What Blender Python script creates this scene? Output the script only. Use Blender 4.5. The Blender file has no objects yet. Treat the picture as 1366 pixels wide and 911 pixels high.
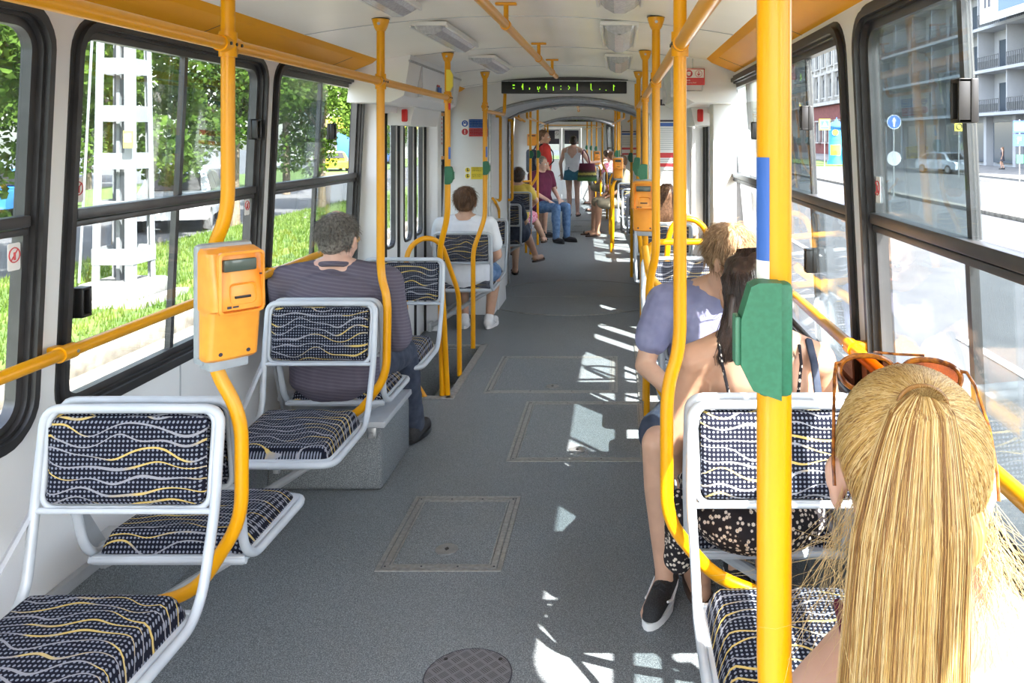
import bpy, bmesh, math, random
from mathutils import Vector, Matrix, Quaternion, noise
import numpy as np
PI = math.pi
V = Vector
SC = bpy.context.scene
COL = SC.collection
# ------------------------------------------------------------------ camera, sky, sun, exposure
F_PX, CX, CY = 1100.0, 823.0, 185.0
CAM = V((0.43, 0.0, 1.58))
cd = bpy.data.cameras.new('camera'); cam = bpy.data.objects.new('camera', cd); COL.objects.link(cam)
cam.location = CAM; cam.rotation_euler = (PI/2, 0, 0)
cd.sensor_fit = 'HORIZONTAL'; cd.sensor_width = 36.0; cd.lens = 36.0*F_PX/1366.0
cd.shift_x = -(CX-683.0)/1366.0; cd.shift_y = -(455.5-CY)/1366.0
cd.clip_start = 0.05; cd.clip_end = 1000
SC.camera = cam
SUN_DIR = V((-0.97, 1.32, -1.87)).normalized()
SC.view_settings.view_transform = 'Standard'; SC.view_settings.look = 'None'
SC.view_settings.gamma = 1.0; SC.view_settings.use_curve_mapping = False
SC.view_settings.exposure = 0.82
SUN_STRENGTH, SKY_STRENGTH = 20.0, 0.72
ld = bpy.data.lights.new('sun', 'SUN'); ld.energy = SUN_STRENGTH; ld.angle = 0.009; ld.color = (1.0, 0.955, 0.88)
sun = bpy.data.objects.new('sun', ld); COL.objects.link(sun)
sun.rotation_euler = SUN_DIR.to_track_quat('-Z', 'Y').to_euler(); sun.location = (20, -25, 40)
w = bpy.data.worlds.new('world'); SC.world = w; w.use_nodes = True
nt = w.node_tree; nt.nodes.clear()
out = nt.nodes.new('ShaderNodeOutputWorld'); bg = nt.nodes.new('ShaderNodeBackground'); sky = nt.nodes.new('ShaderNodeTexSky')
sky.sky_type = 'NISHITA'; sky.sun_disc = False; sky.sun_elevation = math.radians(48.8); sky.sun_rotation = math.radians(143.7)
sky.air_density = 1.2; sky.dust_density = 2.5; sky.altitude = 100
bg.inputs['Strength'].default_value = SKY_STRENGTH
hsv = nt.nodes.new('ShaderNodeHueSaturation'); hsv.inputs['Saturation'].default_value = 0.62
nt.links.new(sky.outputs[0], hsv.inputs['Color']); nt.links.new(hsv.outputs[0], bg.inputs['Color']); nt.links.new(bg.outputs[0], out.inputs['Surface'])
cy = SC.cycles
cy.max_bounces = 12; cy.diffuse_bounces = 6; cy.glossy_bounces = 4; cy.transparent_max_bounces = 24; cy.transmission_bounces = 6
cy.caustics_reflective = False; cy.caustics_refractive = False; cy.use_denoising = True
cy.sample_clamp_indirect = 6.0
# ------------------------------------------------------------------ materials
class S:
    """a node socket that can be used in arithmetic"""
    def __init__(s, nt, sock): s.nt = nt; s.k = sock
    def _m(s, op, *a):
        n = s.nt.nodes.new('ShaderNodeMath'); n.operation = op
        for i, x in enumerate((s,)+a):
            if isinstance(x, S): s.nt.links.new(x.k, n.inputs[i])
            else: n.inputs[i].default_value = x
        return S(s.nt, n.outputs[0])
    def __add__(s, o): return s._m('ADD', o)
    def __radd__(s, o): return s._m('ADD', o)
    def __sub__(s, o): return s._m('SUBTRACT', o)
    def __mul__(s, o): return s._m('MULTIPLY', o)
    def __rmul__(s, o): return s._m('MULTIPLY', o)
    def __truediv__(s, o): return s._m('DIVIDE', o)
    def floor(s): return s._m('FLOOR')
    def fract(s): return s._m('FRACT')
    def sin(s): return s._m('SINE')
    def abs(s): return s._m('ABSOLUTE')
    def lt(s, o): return s._m('LESS_THAN', o)
    def gt(s, o): return s._m('GREATER_THAN', o)
    def max(s, o): return s._m('MAXIMUM', o)
    def min(s, o): return s._m('MINIMUM', o)
    def sqrt(s): return s._m('SQRT')
def mixc(nt, f, a, b):
    n = nt.nodes.new('ShaderNodeMix'); n.data_type = 'RGBA'
    for key, x in ((0, f), (6, a), (7, b)):
        if isinstance(x, S): nt.links.new(x.k, n.inputs[key])
        elif key == 0: n.inputs[0].default_value = x
        else: n.inputs[key].default_value = (*x[:3], 1)
    return S(nt, n.outputs[2])
def objxyz(nt):
    tc = nt.nodes.new('ShaderNodeTexCoord'); sp = nt.nodes.new('ShaderNodeSeparateXYZ')
    nt.links.new(tc.outputs['Object'], sp.inputs[0])
    return [S(nt, sp.outputs[i]) for i in range(3)], tc
def noise_f(nt, scale, detail=3, rough=.5, vec=None, stretch=None):
    n = nt.nodes.new('ShaderNodeTexNoise'); n.inputs['Scale'].default_value = scale; n.inputs['Detail'].default_value = detail; n.inputs['Roughness'].default_value = rough
    if vec is None:
        tc = nt.nodes.new('ShaderNodeTexCoord'); vec = tc.outputs['Object']
    if stretch is None: stretch = (1, 1, 1)
    if stretch:
        mp = nt.nodes.new('ShaderNodeMapping'); mp.inputs['Scale'].default_value = stretch; mp.inputs['Location'].default_value = (.1373, .2917, .4123); nt.links.new(vec, mp.inputs[0]); vec = mp.outputs[0]
    nt.links.new(vec, n.inputs['Vector'])
    return S(nt, n.outputs['Fac'])
def ramp(nt, f, stops):
    r = nt.nodes.new('ShaderNodeValToRGB'); nt.links.new(f.k, r.inputs[0]); e = r.color_ramp.elements
    while len(e) < len(stops): e.new(.5)
    for i, (p, c) in enumerate(stops): e[i].position = p; e[i].color = (*c[:3], 1)
    return S(nt, r.outputs[0])
def pmat(name, col=(.8,.8,.8), rough=.5, metal=0.0, spec=.5, coat=0, emit=None, estr=0, sub=0):
    m = bpy.data.materials.new(name); m.use_nodes = True; nt = m.node_tree; b = nt.nodes['Principled BSDF']
    b.inputs['Base Color'].default_value = (*col, 1); b.inputs['Roughness'].default_value = rough; b.inputs['Metallic'].default_value = metal
    b.inputs['Specular IOR Level'].default_value = spec; b.inputs['Coat Weight'].default_value = coat; b.inputs['Coat Roughness'].default_value = .12
    if emit: b.inputs['Emission Color'].default_value = (*emit, 1); b.inputs['Emission Strength'].default_value = estr
    if sub: b.inputs['Subsurface Weight'].default_value = sub; b.inputs['Subsurface Radius'].default_value = (.012, .005, .003); b.inputs['Subsurface Scale'].default_value = 1.0
    m.diffuse_color = (*col, 1)
    return m
def setcol(m, s): m.node_tree.links.new(s.k, m.node_tree.nodes['Principled BSDF'].inputs['Base Color'])
def bump(m, f, strength=.3, dist=.002):
    nt = m.node_tree; b = nt.nodes.new('ShaderNodeBump'); b.inputs['Strength'].default_value = strength; b.inputs['Distance'].default_value = dist
    nt.links.new(f.k, b.inputs['Height']); nt.links.new(b.outputs[0], nt.nodes['Principled BSDF'].inputs['Normal'])
def nmat(name, c1, c2, scale, rough=.6, detail=4, stretch=None, bmp=0, bdist=.002, lo=.35, hi=.65, **k):
    m = pmat(name, c1, rough, **k); nt = m.node_tree; f = noise_f(nt, scale, detail, stretch=stretch)
    setcol(m, ramp(nt, f, [(lo, c1), (hi, c2)]))
    if bmp: bump(m, f, bmp, bdist)
    return m
def glass(name, tint, refl=.9, rough=.01, film=0.0):
    m = bpy.data.materials.new(name); m.use_nodes = True; nt = m.node_tree; nt.nodes.clear()
    o = nt.nodes.new('ShaderNodeOutputMaterial'); t = nt.nodes.new('ShaderNodeBsdfTransparent'); g = nt.nodes.new('ShaderNodeBsdfGlossy'); mx = nt.nodes.new('ShaderNodeMixShader'); fr = nt.nodes.new('ShaderNodeLayerWeight'); fr.inputs[0].default_value = .5; t.inputs[0].default_value = (*tint, 1); g.inputs['Roughness'].default_value = rough; g.inputs[0].default_value = (refl, refl, refl, 1)
    fc = S(nt, fr.outputs['Facing']); fc = fc*fc*fc*fc*fc*.85+.025; nt.links.new(fc.k, mx.inputs[0]); nt.links.new(t.outputs[0], mx.inputs[1]); nt.links.new(g.outputs[0], mx.inputs[2])
    last = mx
    if film:   # dust film on the pane
        d = nt.nodes.new('ShaderNodeBsdfDiffuse'); d.inputs[0].default_value = (.75, .78, .8, 1); m2 = nt.nodes.new('ShaderNodeMixShader')
        f = noise_f(nt, 9, 6, .7)*film
        nt.links.new(f.k, m2.inputs[0]); nt.links.new(mx.outputs[0], m2.inputs[1]); nt.links.new(d.outputs[0], m2.inputs[2]); last = m2
    nt.links.new(last.outputs[0], o.inputs[0])
    return m
def fabric(name, horiz):
    """navy moquette with a grid of pale dots and wavy grey and gold lines"""
    m = pmat(name, (.02,.02,.04), .95, spec=.15); nt = m.node_tree; (x, y, z), tc = objxyz(nt)
    v = (y*1.0 - z*.6) if horiz else z
    oi = nt.nodes.new('ShaderNodeObjectInfo'); rnd = S(nt, oi.outputs['Random'])
    g = .0108
    du = (x/g).fract()-.5; dv = (v/g).fract()-.5
    dots = (du*du + dv*dv).lt(.078)
    u = x + rnd*3.0; vv = v + rnd*.31
    base = mixc(nt, dots, (.0075,.0085,.017), (.20,.215,.27))
    cur = base
    wob = noise_f(nt, 9, 2)
    vs_ = vv + (u*26.0 + vv*16.0).sin()*.0105 + (u*47.0 - vv*23.0).sin()*.0045
    sp = .030; k = (vs_/sp).floor(); f = (vs_/sp) - k - .5; ph = (k*12.9898).sin()*9.0
    off = (u*31.0 + ph).sin()*.20 + (u*58.0 + ph*2.3).sin()*.07
    th = (u*17.0 + ph*1.7).sin()*.030 + .072
    line = (f - off).abs().lt(th)
    gold = (u*11.0 + ph*3.0).sin()*.5 + (wob-.5)*2.0
    c = mixc(nt, (gold*3.0-.1).max(0).min(1), (.27,.27,.30), (.55,.40,.13))
    cur = mixc(nt, line, cur, c)
    setcol(m, cur)
    bump(m, noise_f(nt, 900, 1), .25, .0006)
    return m
M = {}
M['white'] = nmat('white_panel', (.70,.70,.69), (.76,.76,.75), 3, .38, spec=.4)
M['lwhite'] = nmat('white_wall_panel', (.76,.77,.785), (.81,.82,.835), 2, .42, spec=.4)
M['ceil'] = nmat('ceiling_panel', (.86,.84,.78), (.90,.88,.83), 2.5, .40, spec=.4)
M['orange_panel'] = nmat('orange_panel', (.92,.40,.010), (.95,.43,.014), 3, .5, spec=.15)
M['yellow'] = nmat('yellow_powder_coat', (.70,.305,.001), (.74,.33,.002), 6, .30, spec=.35, coat=.12)
M['rubber'] = nmat('black_rubber', (.017,.017,.019), (.030,.030,.033), 12, .42)
M['alu'] = nmat('window_bar_metal', (.075,.075,.08), (.10,.10,.105), 8, .35, metal=.6)
M['metal'] = nmat('brushed_metal', (.36,.37,.38), (.46,.47,.48), 30, .38, metal=.8)
M['galv'] = nmat('floor_edge_metal', (.27,.27,.26), (.37,.37,.36), 60, .5, metal=.5)
M['frame'] = nmat('pale_grey_plastic', (.44,.48,.53), (.51,.55,.60), 8, .3, coat=.25)
M['strut'] = nmat('grey_enamel', (.38,.40,.43), (.44,.46,.49), 8, .4)
M['fab_back'] = fabric('moquette_back', False)
M['fab_seat'] = fabric('moquette_cushion', True)
M['black'] = pmat('black_plastic', (.012,.012,.013), .35)
M['grey'] = nmat('grey_plastic', (.30,.34,.38), (.36,.40,.44), 20, .4)
M['orange'] = nmat('orange_plastic', (.86,.33,.035), (.90,.36,.04), 30, .38, coat=.15)
M['green'] = nmat('green_plastic', (.012,.125,.062), (.017,.145,.075), 200, .5, detail=1)
M['green_l'] = pmat('green_button', (.04,.17,.10), .4)
M['lens'] = nmat('lamp_lens', (.42,.43,.46), (.52,.53,.56), 90, .25, detail=1)
M['red'] = pmat('red_plastic', (.62,.02,.02), .4)
M['lcd'] = pmat('display_lcd', (.075,.10,.085), .15)
M['blue'] = pmat('blue_print', (.035,.12,.45), .4)
M['redp'] = pmat('red_print', (.55,.05,.06), .4)
M['yel_print'] = pmat('yellow_print', (.82,.66,.06), .5)
M['paper'] = pmat('white_print', (.82,.82,.82), .5)
M['dark_print'] = pmat('dark_print', (.03,.03,.05), .5)
M['led'] = pmat('led_green', (.3,.8,.02), .4, emit=(.45,1.0,.03), estr=.75)
M['glass'] = glass('clear_glass', (.95,.965,.965), film=.015)
M['tint'] = glass('tinted_glass', (.78,.82,.83), film=.045)
def floor_material():
    m = pmat('speckled_grey_flooring', (.2,.2,.2), .5, spec=.35); nt = m.node_tree
    f = noise_f(nt, 260, 2, .6); g = noise_f(nt, 1.6, 5, .6); h = noise_f(nt, 900, 0)
    c = ramp(nt, f, [(.34, (.070,.083,.096)), (.50, (.148,.166,.182)), (.66, (.33,.36,.38))])
    c2 = mixc(nt, (g-.35)*1.1, c, (.130,.138,.142))
    c3 = mixc(nt, h.gt(.74), c2, (.5,.52,.53))
    setcol(m, c3); bump(m, f, .25, .0008)
    return m
M['floor'] = floor_material()
def tread_material():
    m = pmat('tread_plate', (.25,.25,.27), .35, metal=.5); nt = m.node_tree; (x, y, z), tc = objxyz(nt)
    a = (x+y)*.7071; b = (x-y)*.7071; c = .034
    ka = (a/c).floor(); kb = (b/c).floor(); fa = (a/c).fract()-.5; fb = (b/c).fract()-.5
    chk = ((ka+kb)*.5).fract().gt(.25)
    inside = fa.abs().lt(.38)*fb.abs().lt(.38)
    r1 = (a/.0062).fract().lt(.5); r2 = (b/.0062).fract().lt(.5)
    rib = (chk*r1 + (chk*-1.0+1.0)*r2)*inside
    setcol(m, mixc(nt, rib, (.24,.24,.27), (.10,.10,.11))); bump(m, rib*-1.0, .6, .002)
    return m
M['tread'] = tread_material()
# ------------------------------------------------------------------ mesh building
def xf(s=1): return s
class MB:
    def __init__(s): s.b = bmesh.new()
    def box(s, c, d, rot=None, bev=0, seg=2):
        r = bmesh.ops.create_cube(s.b, size=1.0); vs = r['verts']
        mt = Matrix.Translation(V(c)) @ (rot.to_4x4() if rot is not None else Matrix()) @ Matrix.Diagonal((*d, 1))
        if bev:
            bmesh.ops.scale(s.b, vec=V(d), verts=vs)
            es = list({e for v in vs for e in v.link_edges})
            r2 = bmesh.ops.bevel(s.b, geom=es, offset=bev, segments=seg, profile=.5, affect='EDGES')
            vs = list({v for f in r2['faces'] for v in f.verts} | {v for v in vs if v.is_valid})
            mt = Matrix.Translation(V(c)) @ (rot.to_4x4() if rot is not None else Matrix())
        bmesh.ops.transform(s.b, matrix=mt, verts=vs); return s
    def tube(s, pts, r, n=14, caps=True, closed=False, flat=None):
        """round tube along points; r number or list; flat=(axis, factor) squashes the section along a world axis"""
        pts = [V(p) for p in pts]; N = len(pts); rs = r if isinstance(r, (list, tuple)) else [r]*N
        tang = []
        for i in range(N):
            a = pts[(i-1) % N] if (closed or i > 0) else pts[i]; b = pts[(i+1) % N] if (closed or i < N-1) else pts[i]
            t = (b-a); tang.append(t.normalized() if t.length > 1e-9 else V((0,0,1)))
        up = V((0,0,1)) if abs(tang[0].z) < .9 else V((0,1,0))
        nrm = (up - tang[0]*up.dot(tang[0])).normalized(); rings = []
        for i in range(N):
            if i: 
                q = tang[i-1].rotation_difference(tang[i]); nrm = q @ nrm; nrm = (nrm - tang[i]*nrm.dot(tang[i])).normalized()
            bi = tang[i].cross(nrm); ring = []
            for k in range(n):
                a = 2*PI*k/n; o = (nrm*math.cos(a)+bi*math.sin(a))*rs[i]
                if flat: 
                    ax = V(flat[0]); o = o - ax*o.dot(ax)*(1-flat[1])
                ring.append(s.b.verts.new(pts[i]+o))
            rings.append(ring)
        L = N if closed else N-1
        for i in range(L):
            A, B = rings[i], rings[(i+1) % N]
            for k in range(n): s.b.faces.new((A[k], A[(k+1) % n], B[(k+1) % n], B[k]))
        if caps and not closed:
            s.b.faces.new(list(reversed(rings[0]))); s.b.faces.new(rings[-1])
        return s
    def cyl(s, p0, p1, r0, r1=None, n=20): return s.tube([p0, p1], [r0, r0 if r1 is None else r1], n)
    def sphere(s, c, r, n=16, rot=None):
        rr = bmesh.ops.create_uvsphere(s.b, u_segments=n, v_segments=max(6, n*2//3), radius=1)
        rad = (r, r, r) if isinstance(r, (int, float)) else r
        bmesh.ops.transform(s.b, matrix=Matrix.Translation(V(c)) @ (rot.to_4x4() if rot is not None else Matrix()) @ Matrix.Diagonal((*rad, 1)), verts=rr['verts']); return s
    def face(s, pts): s.b.faces.new([s.b.verts.new(V(p)) for p in pts]); return s
    def prism(s, poly, d):
        """closed polygon (3D points) extruded by vector d"""
        d = V(d); a = [s.b.verts.new(V(p)) for p in poly]; b = [s.b.verts.new(V(p)+d) for p in poly]; n = len(a)
        s.b.faces.new(list(reversed(a))); s.b.faces.new(b)
        for i in range(n): s.b.faces.new((a[i], a[(i+1) % n], b[(i+1) % n], b[i]))
        return s
    def ring(s, outer, inner, d):
        """frame between two loops with the same number of points, extruded by d"""
        d = V(d); n = len(outer)
        o1 = [s.b.verts.new(V(p)) for p in outer]; i1 = [s.b.verts.new(V(p)) for p in inner]
        o2 = [s.b.verts.new(V(p)+d) for p in outer]; i2 = [s.b.verts.new(V(p)+d) for p in inner]
        for k in range(n):
            j = (k+1) % n
            s.b.faces.new((o1[k], o1[j], i1[j], i1[k])); s.b.faces.new((o2[j], o2[k], i2[k], i2[j]))
            s.b.faces.new((o1[j], o1[k], o2[k], o2[j])); s.b.faces.new((i1[k], i1[j], i2[j], i2[k]))
        return s
    def grid(s, fn, nu, nv, closed_u=False):
        vs = [[s.b.verts.new(V(fn(i/nu, j/nv))) for i in range(nu if closed_u else nu+1)] for j in range(nv+1)]
        U = nu
        for j in range(nv):
            for i in range(U):
                i2 = (i+1) % nu if closed_u else i+1
                s.b.faces.new((vs[j][i], vs[j][i2], vs[j+1][i2], vs[j+1][i]))
        return s
    def map(s, fn):
        for v in s.b.verts: v.co = V(fn(v.co))
        return s
def obj(name, mb, mat, parent=None, angle=35, kind=None, label=None, cat=None, group=None):
    b = mb.b if isinstance(mb, MB) else mb
    me = bpy.data.meshes.new(name)
    if isinstance(b, bmesh.types.BMesh):
        bmesh.ops.recalc_face_normals(b, faces=b.faces[:]); b.to_mesh(me); b.free()
    else: me = b
    for p in me.polygons: p.use_smooth = True
    try: me.set_sharp_from_angle(angle=math.radians(angle))
    except Exception: pass
    for mm in (mat if isinstance(mat, (list, tuple)) else [mat]): me.materials.append(mm)
    o = bpy.data.objects.new(name, me); COL.objects.link(o)
    if parent is not None: o.parent = parent
    if kind: o['kind'] = kind
    if label: o['label'] = label
    if cat: o['category'] = cat
    if group: o['group'] = group
    return o
def thing(name, label, cat, loc=(0,0,0), rz=0, group=None):
    o = bpy.data.objects.new(name, None); COL.objects.link(o); o.empty_display_size = .05
    o.location = loc; o.rotation_euler = (0, 0, rz); o['label'] = label; o['category'] = cat
    if group: o['group'] = group
    return o
def copy_tree(root, loc=None, rz=None, label=None, group=None, parent=None, mtx=None):
    c = root.copy(); COL.objects.link(c)
    if parent is not None: c.parent = parent
    if loc is not None: c.location = loc
    if rz is not None: c.rotation_euler = (0, 0, rz)
    if label: c['label'] = label
    if group: c['group'] = group
    for ch in list(root.children): copy_tree(ch, parent=c)
    return c
def rrect(w, h, r, n=6, cx=0, cy=0):
    """rounded rectangle points (u, v), counter-clockwise"""
    p = []
    for (sx, sy, a0) in ((1, 1, 0), (-1, 1, PI/2), (-1, -1, PI), (1, -1, 3*PI/2)):
        for k in range(n+1):
            a = a0 + PI/2*k/n
            p.append((cx+sx*(w/2-r)+r*math.cos(a), cy+sy*(h/2-r)+r*math.sin(a)))
    return p
def bez(pts, rad=.06, n=6):
    """polyline with rounded corners"""
    pts = [V(p) for p in pts]; out = [pts[0]]
    for i in range(1, len(pts)-1):
        a, b, c = pts[i-1], pts[i], pts[i+1]
        d1 = min(rad, (a-b).length*.49); d2 = min(rad, (c-b).length*.49)
        p0 = b+(a-b).normalized()*d1; p2 = b+(c-b).normalized()*d2
        for k in range(n+1):
            t = k/n; out.append(p0*(1-t)**2 + b*2*t*(1-t) + p2*t*t)
    out.append(pts[-1]); return out
def at(px, py, Y):
    """world point seen at photo pixel (px, py) at depth Y"""
    return V((CAM.x+(px-CX)*Y/F_PX, Y, CAM.z-(py-CY)*Y/F_PX))
# ------------------------------------------------------------------ frames of the three car sections
S1 = Matrix()
A2 = math.atan2(.217, 5.85); S2 = Matrix.Translation((0, 8.25, 0)) @ Matrix.Rotation(A2, 4, 'Z') @ Matrix.Translation((0, -8.25, 0))
P3 = S2 @ V((0, 14.9, 0)); A3 = math.atan2(.775, 6.8); S3 = Matrix.Translation(P3) @ Matrix.Rotation(A3, 4, 'Z') @ Matrix.Translation((0, -14.9, 0))
SEC = {1: (S1, 0.0), 2: (S2, A2), 3: (S3, A3)}
def wx(z):
    return 1.16 if z < .77 else 1.16-.048*(z-.77)
# ------------------------------------------------------------------ the tram body
ZW0, ZW1 = .77, 1.93            # window opening (outer edge of the gasket)
ZC = 2.03                       # ceiling height at the cove
def ceil_z(x): return 2.035 + .085*(1-min(1, abs(x)/.95)**2)
def place(o, sec):
    if sec != 1: o.matrix_basis = SEC[sec][0] @ o.matrix_basis
    return o
def ring_pts(side, y0, y1, z0, z1, r, off=0.0, n=6):
    return [V((side*(wx(q[1])+off), q[0], q[1])) for q in rrect(y1-y0, z1-z0, r, n, (y0+y1)/2, (z0+z1)/2)]
def cell_ring(mb, side, Y0, Y1, z0, z1, r, th=.05, g=.015):
    """wall cell Y0..Y1 (full window band height) with a rounded hole g inside it"""
    y0, y1, c0, c1 = Y0+g, Y1-g, z0+g, z1-g
    inner = rrect(y1-y0, c1-c0, r, 6, (y0+y1)/2, (c0+c1)/2); outer = []
    cx, cz = (y0+y1)/2, (z0+z1)/2; HX, HZ = (Y1-Y0)/2, (z1-z0)/2; hx, hz = HX-g-r, HZ-g-r
    for (u, v) in inner:
        du, dv = u-cx, v-cz; a, b = max(abs(du)-hx, 0), max(abs(dv)-hz, 0); sx, sy = math.copysign(1, du), math.copysign(1, dv)
        if a >= b: pu = cx+sx*HX; pv = cz+sy*(hz+(r+g)*(b/a))
        else: pv = cz+sy*HZ; pu = cx+sx*(hx+(r+g)*(a/b))
        outer.append((pu, pv))
    mb.ring([V((side*wx(v), u, v)) for u, v in outer], [V((side*wx(v), u, v)) for u, v in inner], (side*th, 0, 0))
def quadwall(mb, side, y0, y1, z0, z1, th=.05):
    p = [V((side*wx(z0), y0, z0)), V((side*wx(z0), y1, z0)), V((side*wx(z1), y1, z1)), V((side*wx(z1), y0, z1))]
    mb.prism(p, (side*th, 0, 0))
SIDE_NAME = {-1: 'left', 1: 'right'}
WIN = {-1: [], 1: []}
wn = [0]; dn = [0]
def make_window(side, y0, y1, sec=1, panes='half', detail=True, latch=None):
    wn[0] += 1
    sd = side; e = bpy.data.objects.new('window_%d' % wn[0], None); COL.objects.link(e); e['kind'] = 'structure'
    m = MB(); A = ring_pts(sd, y0-.012, y1+.012, ZW0-.012, ZW1+.012, .115, -.004); B = ring_pts(sd, y0+.034, y1-.034, ZW0+.034, ZW1-.034, .085, -.004)
    A2_ = ring_pts(sd, y0+.004, y1-.004, ZW0+.004, ZW1-.004, .105, -.018); B2_ = ring_pts(sd, y0+.024, y1-.024, ZW0+.024, ZW1-.024, .092, -.018)
    m.ring(A, B, (sd*.06, 0, 0)); m.ring(A2_, B2_, (sd*.02, 0, 0)); obj('gasket', m, M['rubber'], e)
    m = MB(); m.ring(ring_pts(sd, y0+.032, y1-.032, ZW0+.032, ZW1-.032, .085, .012), ring_pts(sd, y0+.056, y1-.056, ZW0+.056, ZW1-.056, .062, .012), (sd*.03, 0, 0))
    obj('inner_frame', m, M['alu'], e)
    zb = 1.355
    m = MB()
    for (za, zt, o) in ((zb+.006, .030, .002), (zb-.022, .018, .010)):
        m.box((sd*(wx(zb)+o+.012), (y0+y1)/2, za), (.036, y1-y0-.10, zt), bev=.003)
    obj('transom_bar', m, M['alu'], e)
    ym = (y0+y1)/2; L = y1-y0-.11; ya, yb = y0+.055, y1-.055
    def pane(pa, pb, z0, z1, off, mt, nm='pane'):
        m = MB(); c = [V((sd*(wx(z)+off), y, z)) for (y, z) in ((pa, z0), (pb, z0), (pb, z1), (pa, z1))]
        m.prism(c, (sd*.004, 0, 0)); return obj(nm, m, mt, e)
    zl, zt = ZW0+.055, ZW1-.055
    def bar(y, z0, z1, w_=.022, off=.02):
        m = MB(); m.prism([V((sd*(wx(z0)+off), y-w_/2, z0)), V((sd*(wx(z0)+off), y+w_/2, z0)), V((sd*(wx(z1)+off), y+w_/2, z1)), V((sd*(wx(z1)+off), y-w_/2, z1))], (sd*.02, 0, 0)); obj('mullion', m, M['alu'], e)
    mt = M['tint']; mg = M['glass']
    if panes == 'open_far':      # both upper panes stand over the far half
        pane(ym-.06, yb, zb+.02, zt, .018, mt); pane(ym-.04, yb-.01, zb+.02, zt, .034, mt); bar(ym-.02, zb+.02, zt)
        pane(ym-.20, yb, zl, zb-.03, .018, mg); pane(ya, ym, zl, zb-.03, .034, mt); bar(ym, zl, zb-.03)
    elif panes == 'open_near':
        pane(ya, ym+.06, zb+.02, zt, .018, mt); pane(ya+.04, ym+.14, zb+.02, zt, .034, mg); bar(ym+.01, zb+.02, zt)
        pane(ym-.03, ym+.22, zl, zb-.03, .018, mg); pane(ym, yb, zl, zb-.03, .034, mt); pane(ya, ym, zl, zb-.03, .034, mg); bar(ym, zl, zb-.03)
    else:
        pane(ya, ym+.03, zb+.02, zt, .018, mg); pane(ym-.07, yb, zb+.02, zt, .034, mt); bar(ym+.01, zb+.02, zt); pane(ya, ym-.05, zb+.02, zt, .034, mg)
        pane(ya, ym+.03, zl, zb-.03, .018, mg); pane(ym-.03, yb, zl, zb-.03, .034, mg); bar(ym, zl, zb-.03)
    if detail and latch:
        for (ly, lz) in latch:
            m = MB(); xx = sd*(wx(lz)-.002)
            m.box((xx+sd*.016, ly, lz), (.016, .050, .088), bev=.003); m.box((xx, ly-.018, lz), (.030, .008, .088), bev=.002); m.box((xx, ly+.018, lz), (.030, .008, .088), bev=.002)
            m.box((xx, ly, lz+.040), (.030, .044, .008), bev=.002); m.box((xx, ly, lz-.040), (.030, .044, .008), bev=.002)
            obj('latch', m, M['black'], e)
    if sec != 1: place(e, sec)
    return e
def no_lean_sticker(win, side, y, z, half=.024):
    """small round prohibition sticker on the pane"""
    m = MB(); xx = side*(wx(z)+.016); m.prism([V((xx, y+a, z+b)) for a, b in rrect(half*1.9, half*3.0, .006)], (side*.001, 0, 0)); s = obj('sticker', m, M['paper'], win)
    m = MB(); xx -= side*.001; m.tube([V((xx, y+half*.8*math.cos(t), z+half*.2+half*.8*math.sin(t))) for t in [2*PI*k/20 for k in range(20)]], .0016, 6, closed=True)
    m.tube([V((xx, y-half*.5, z-half*.4)), V((xx, y+half*.5, z+half*.8))], .0015, 6); m.tube([V((xx, y, z-half*.35)), V((xx, y, z+half*.5))], .003, 6)
    obj('pictogram', m, M['redp'], s)
def make_door(side, y0, y1, sec=1, nleaf=4):
    dn[0] += 1; sd = side; e = bpy.data.objects.new('door_%d' % dn[0], None); COL.objects.link(e); e['kind'] = 'structure'
    wl = (y1-y0)/nleaf; X = 1.135
    for k in range(nleaf):
        a = y0+k*wl; b = a+wl; zz = (-.55, 1.84); off = .0 if k % 2 == 0 else .02
        wy0, wy1, wz0, wz1 = a+.09, b-.09, .82, 1.76
        m = MB(); inner = rrect(wy1-wy0, wz1-wz0, .06, 6, (wy0+wy1)/2, (wz0+wz1)/2); outer = rrect(b-a-.012, zz[1]-zz[0], .004, 6, (a+b)/2, (zz[0]+zz[1])/2)
        m.ring([V((sd*(X+off), u, v)) for u, v in outer], [V((sd*(X+off), u, v)) for u, v in inner], (sd*.03, 0, 0)); lf = obj('door_leaf', m, M['lwhite'], e)
        m = MB(); o2 = rrect(wy1-wy0+.014, wz1-wz0+.014, .066, 6, (wy0+wy1)/2, (wz0+wz1)/2); i2 = rrect(wy1-wy0-.022, wz1-wz0-.022, .05, 6, (wy0+wy1)/2, (wz0+wz1)/2)
        m.ring([V((sd*(X+off-.008), u, v)) for u, v in o2], [V((sd*(X+off-.008), u, v)) for u, v in i2], (sd*.03, 0, 0)); obj('gasket', m, M['rubber'], lf)
        m = MB(); m.prism([V((sd*(X+off+.015), u, v)) for u, v in inner], (sd*.004, 0, 0)); obj('pane', m, M['glass'], lf)
        m = MB(); m.box((sd*(X+off-.004), b-.003, .65), (.03, .010, 2.35), bev=.004); obj('edge_seal', m, M['rubber'], lf)
    if sec != 1: place(e, sec)
    return e
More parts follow.
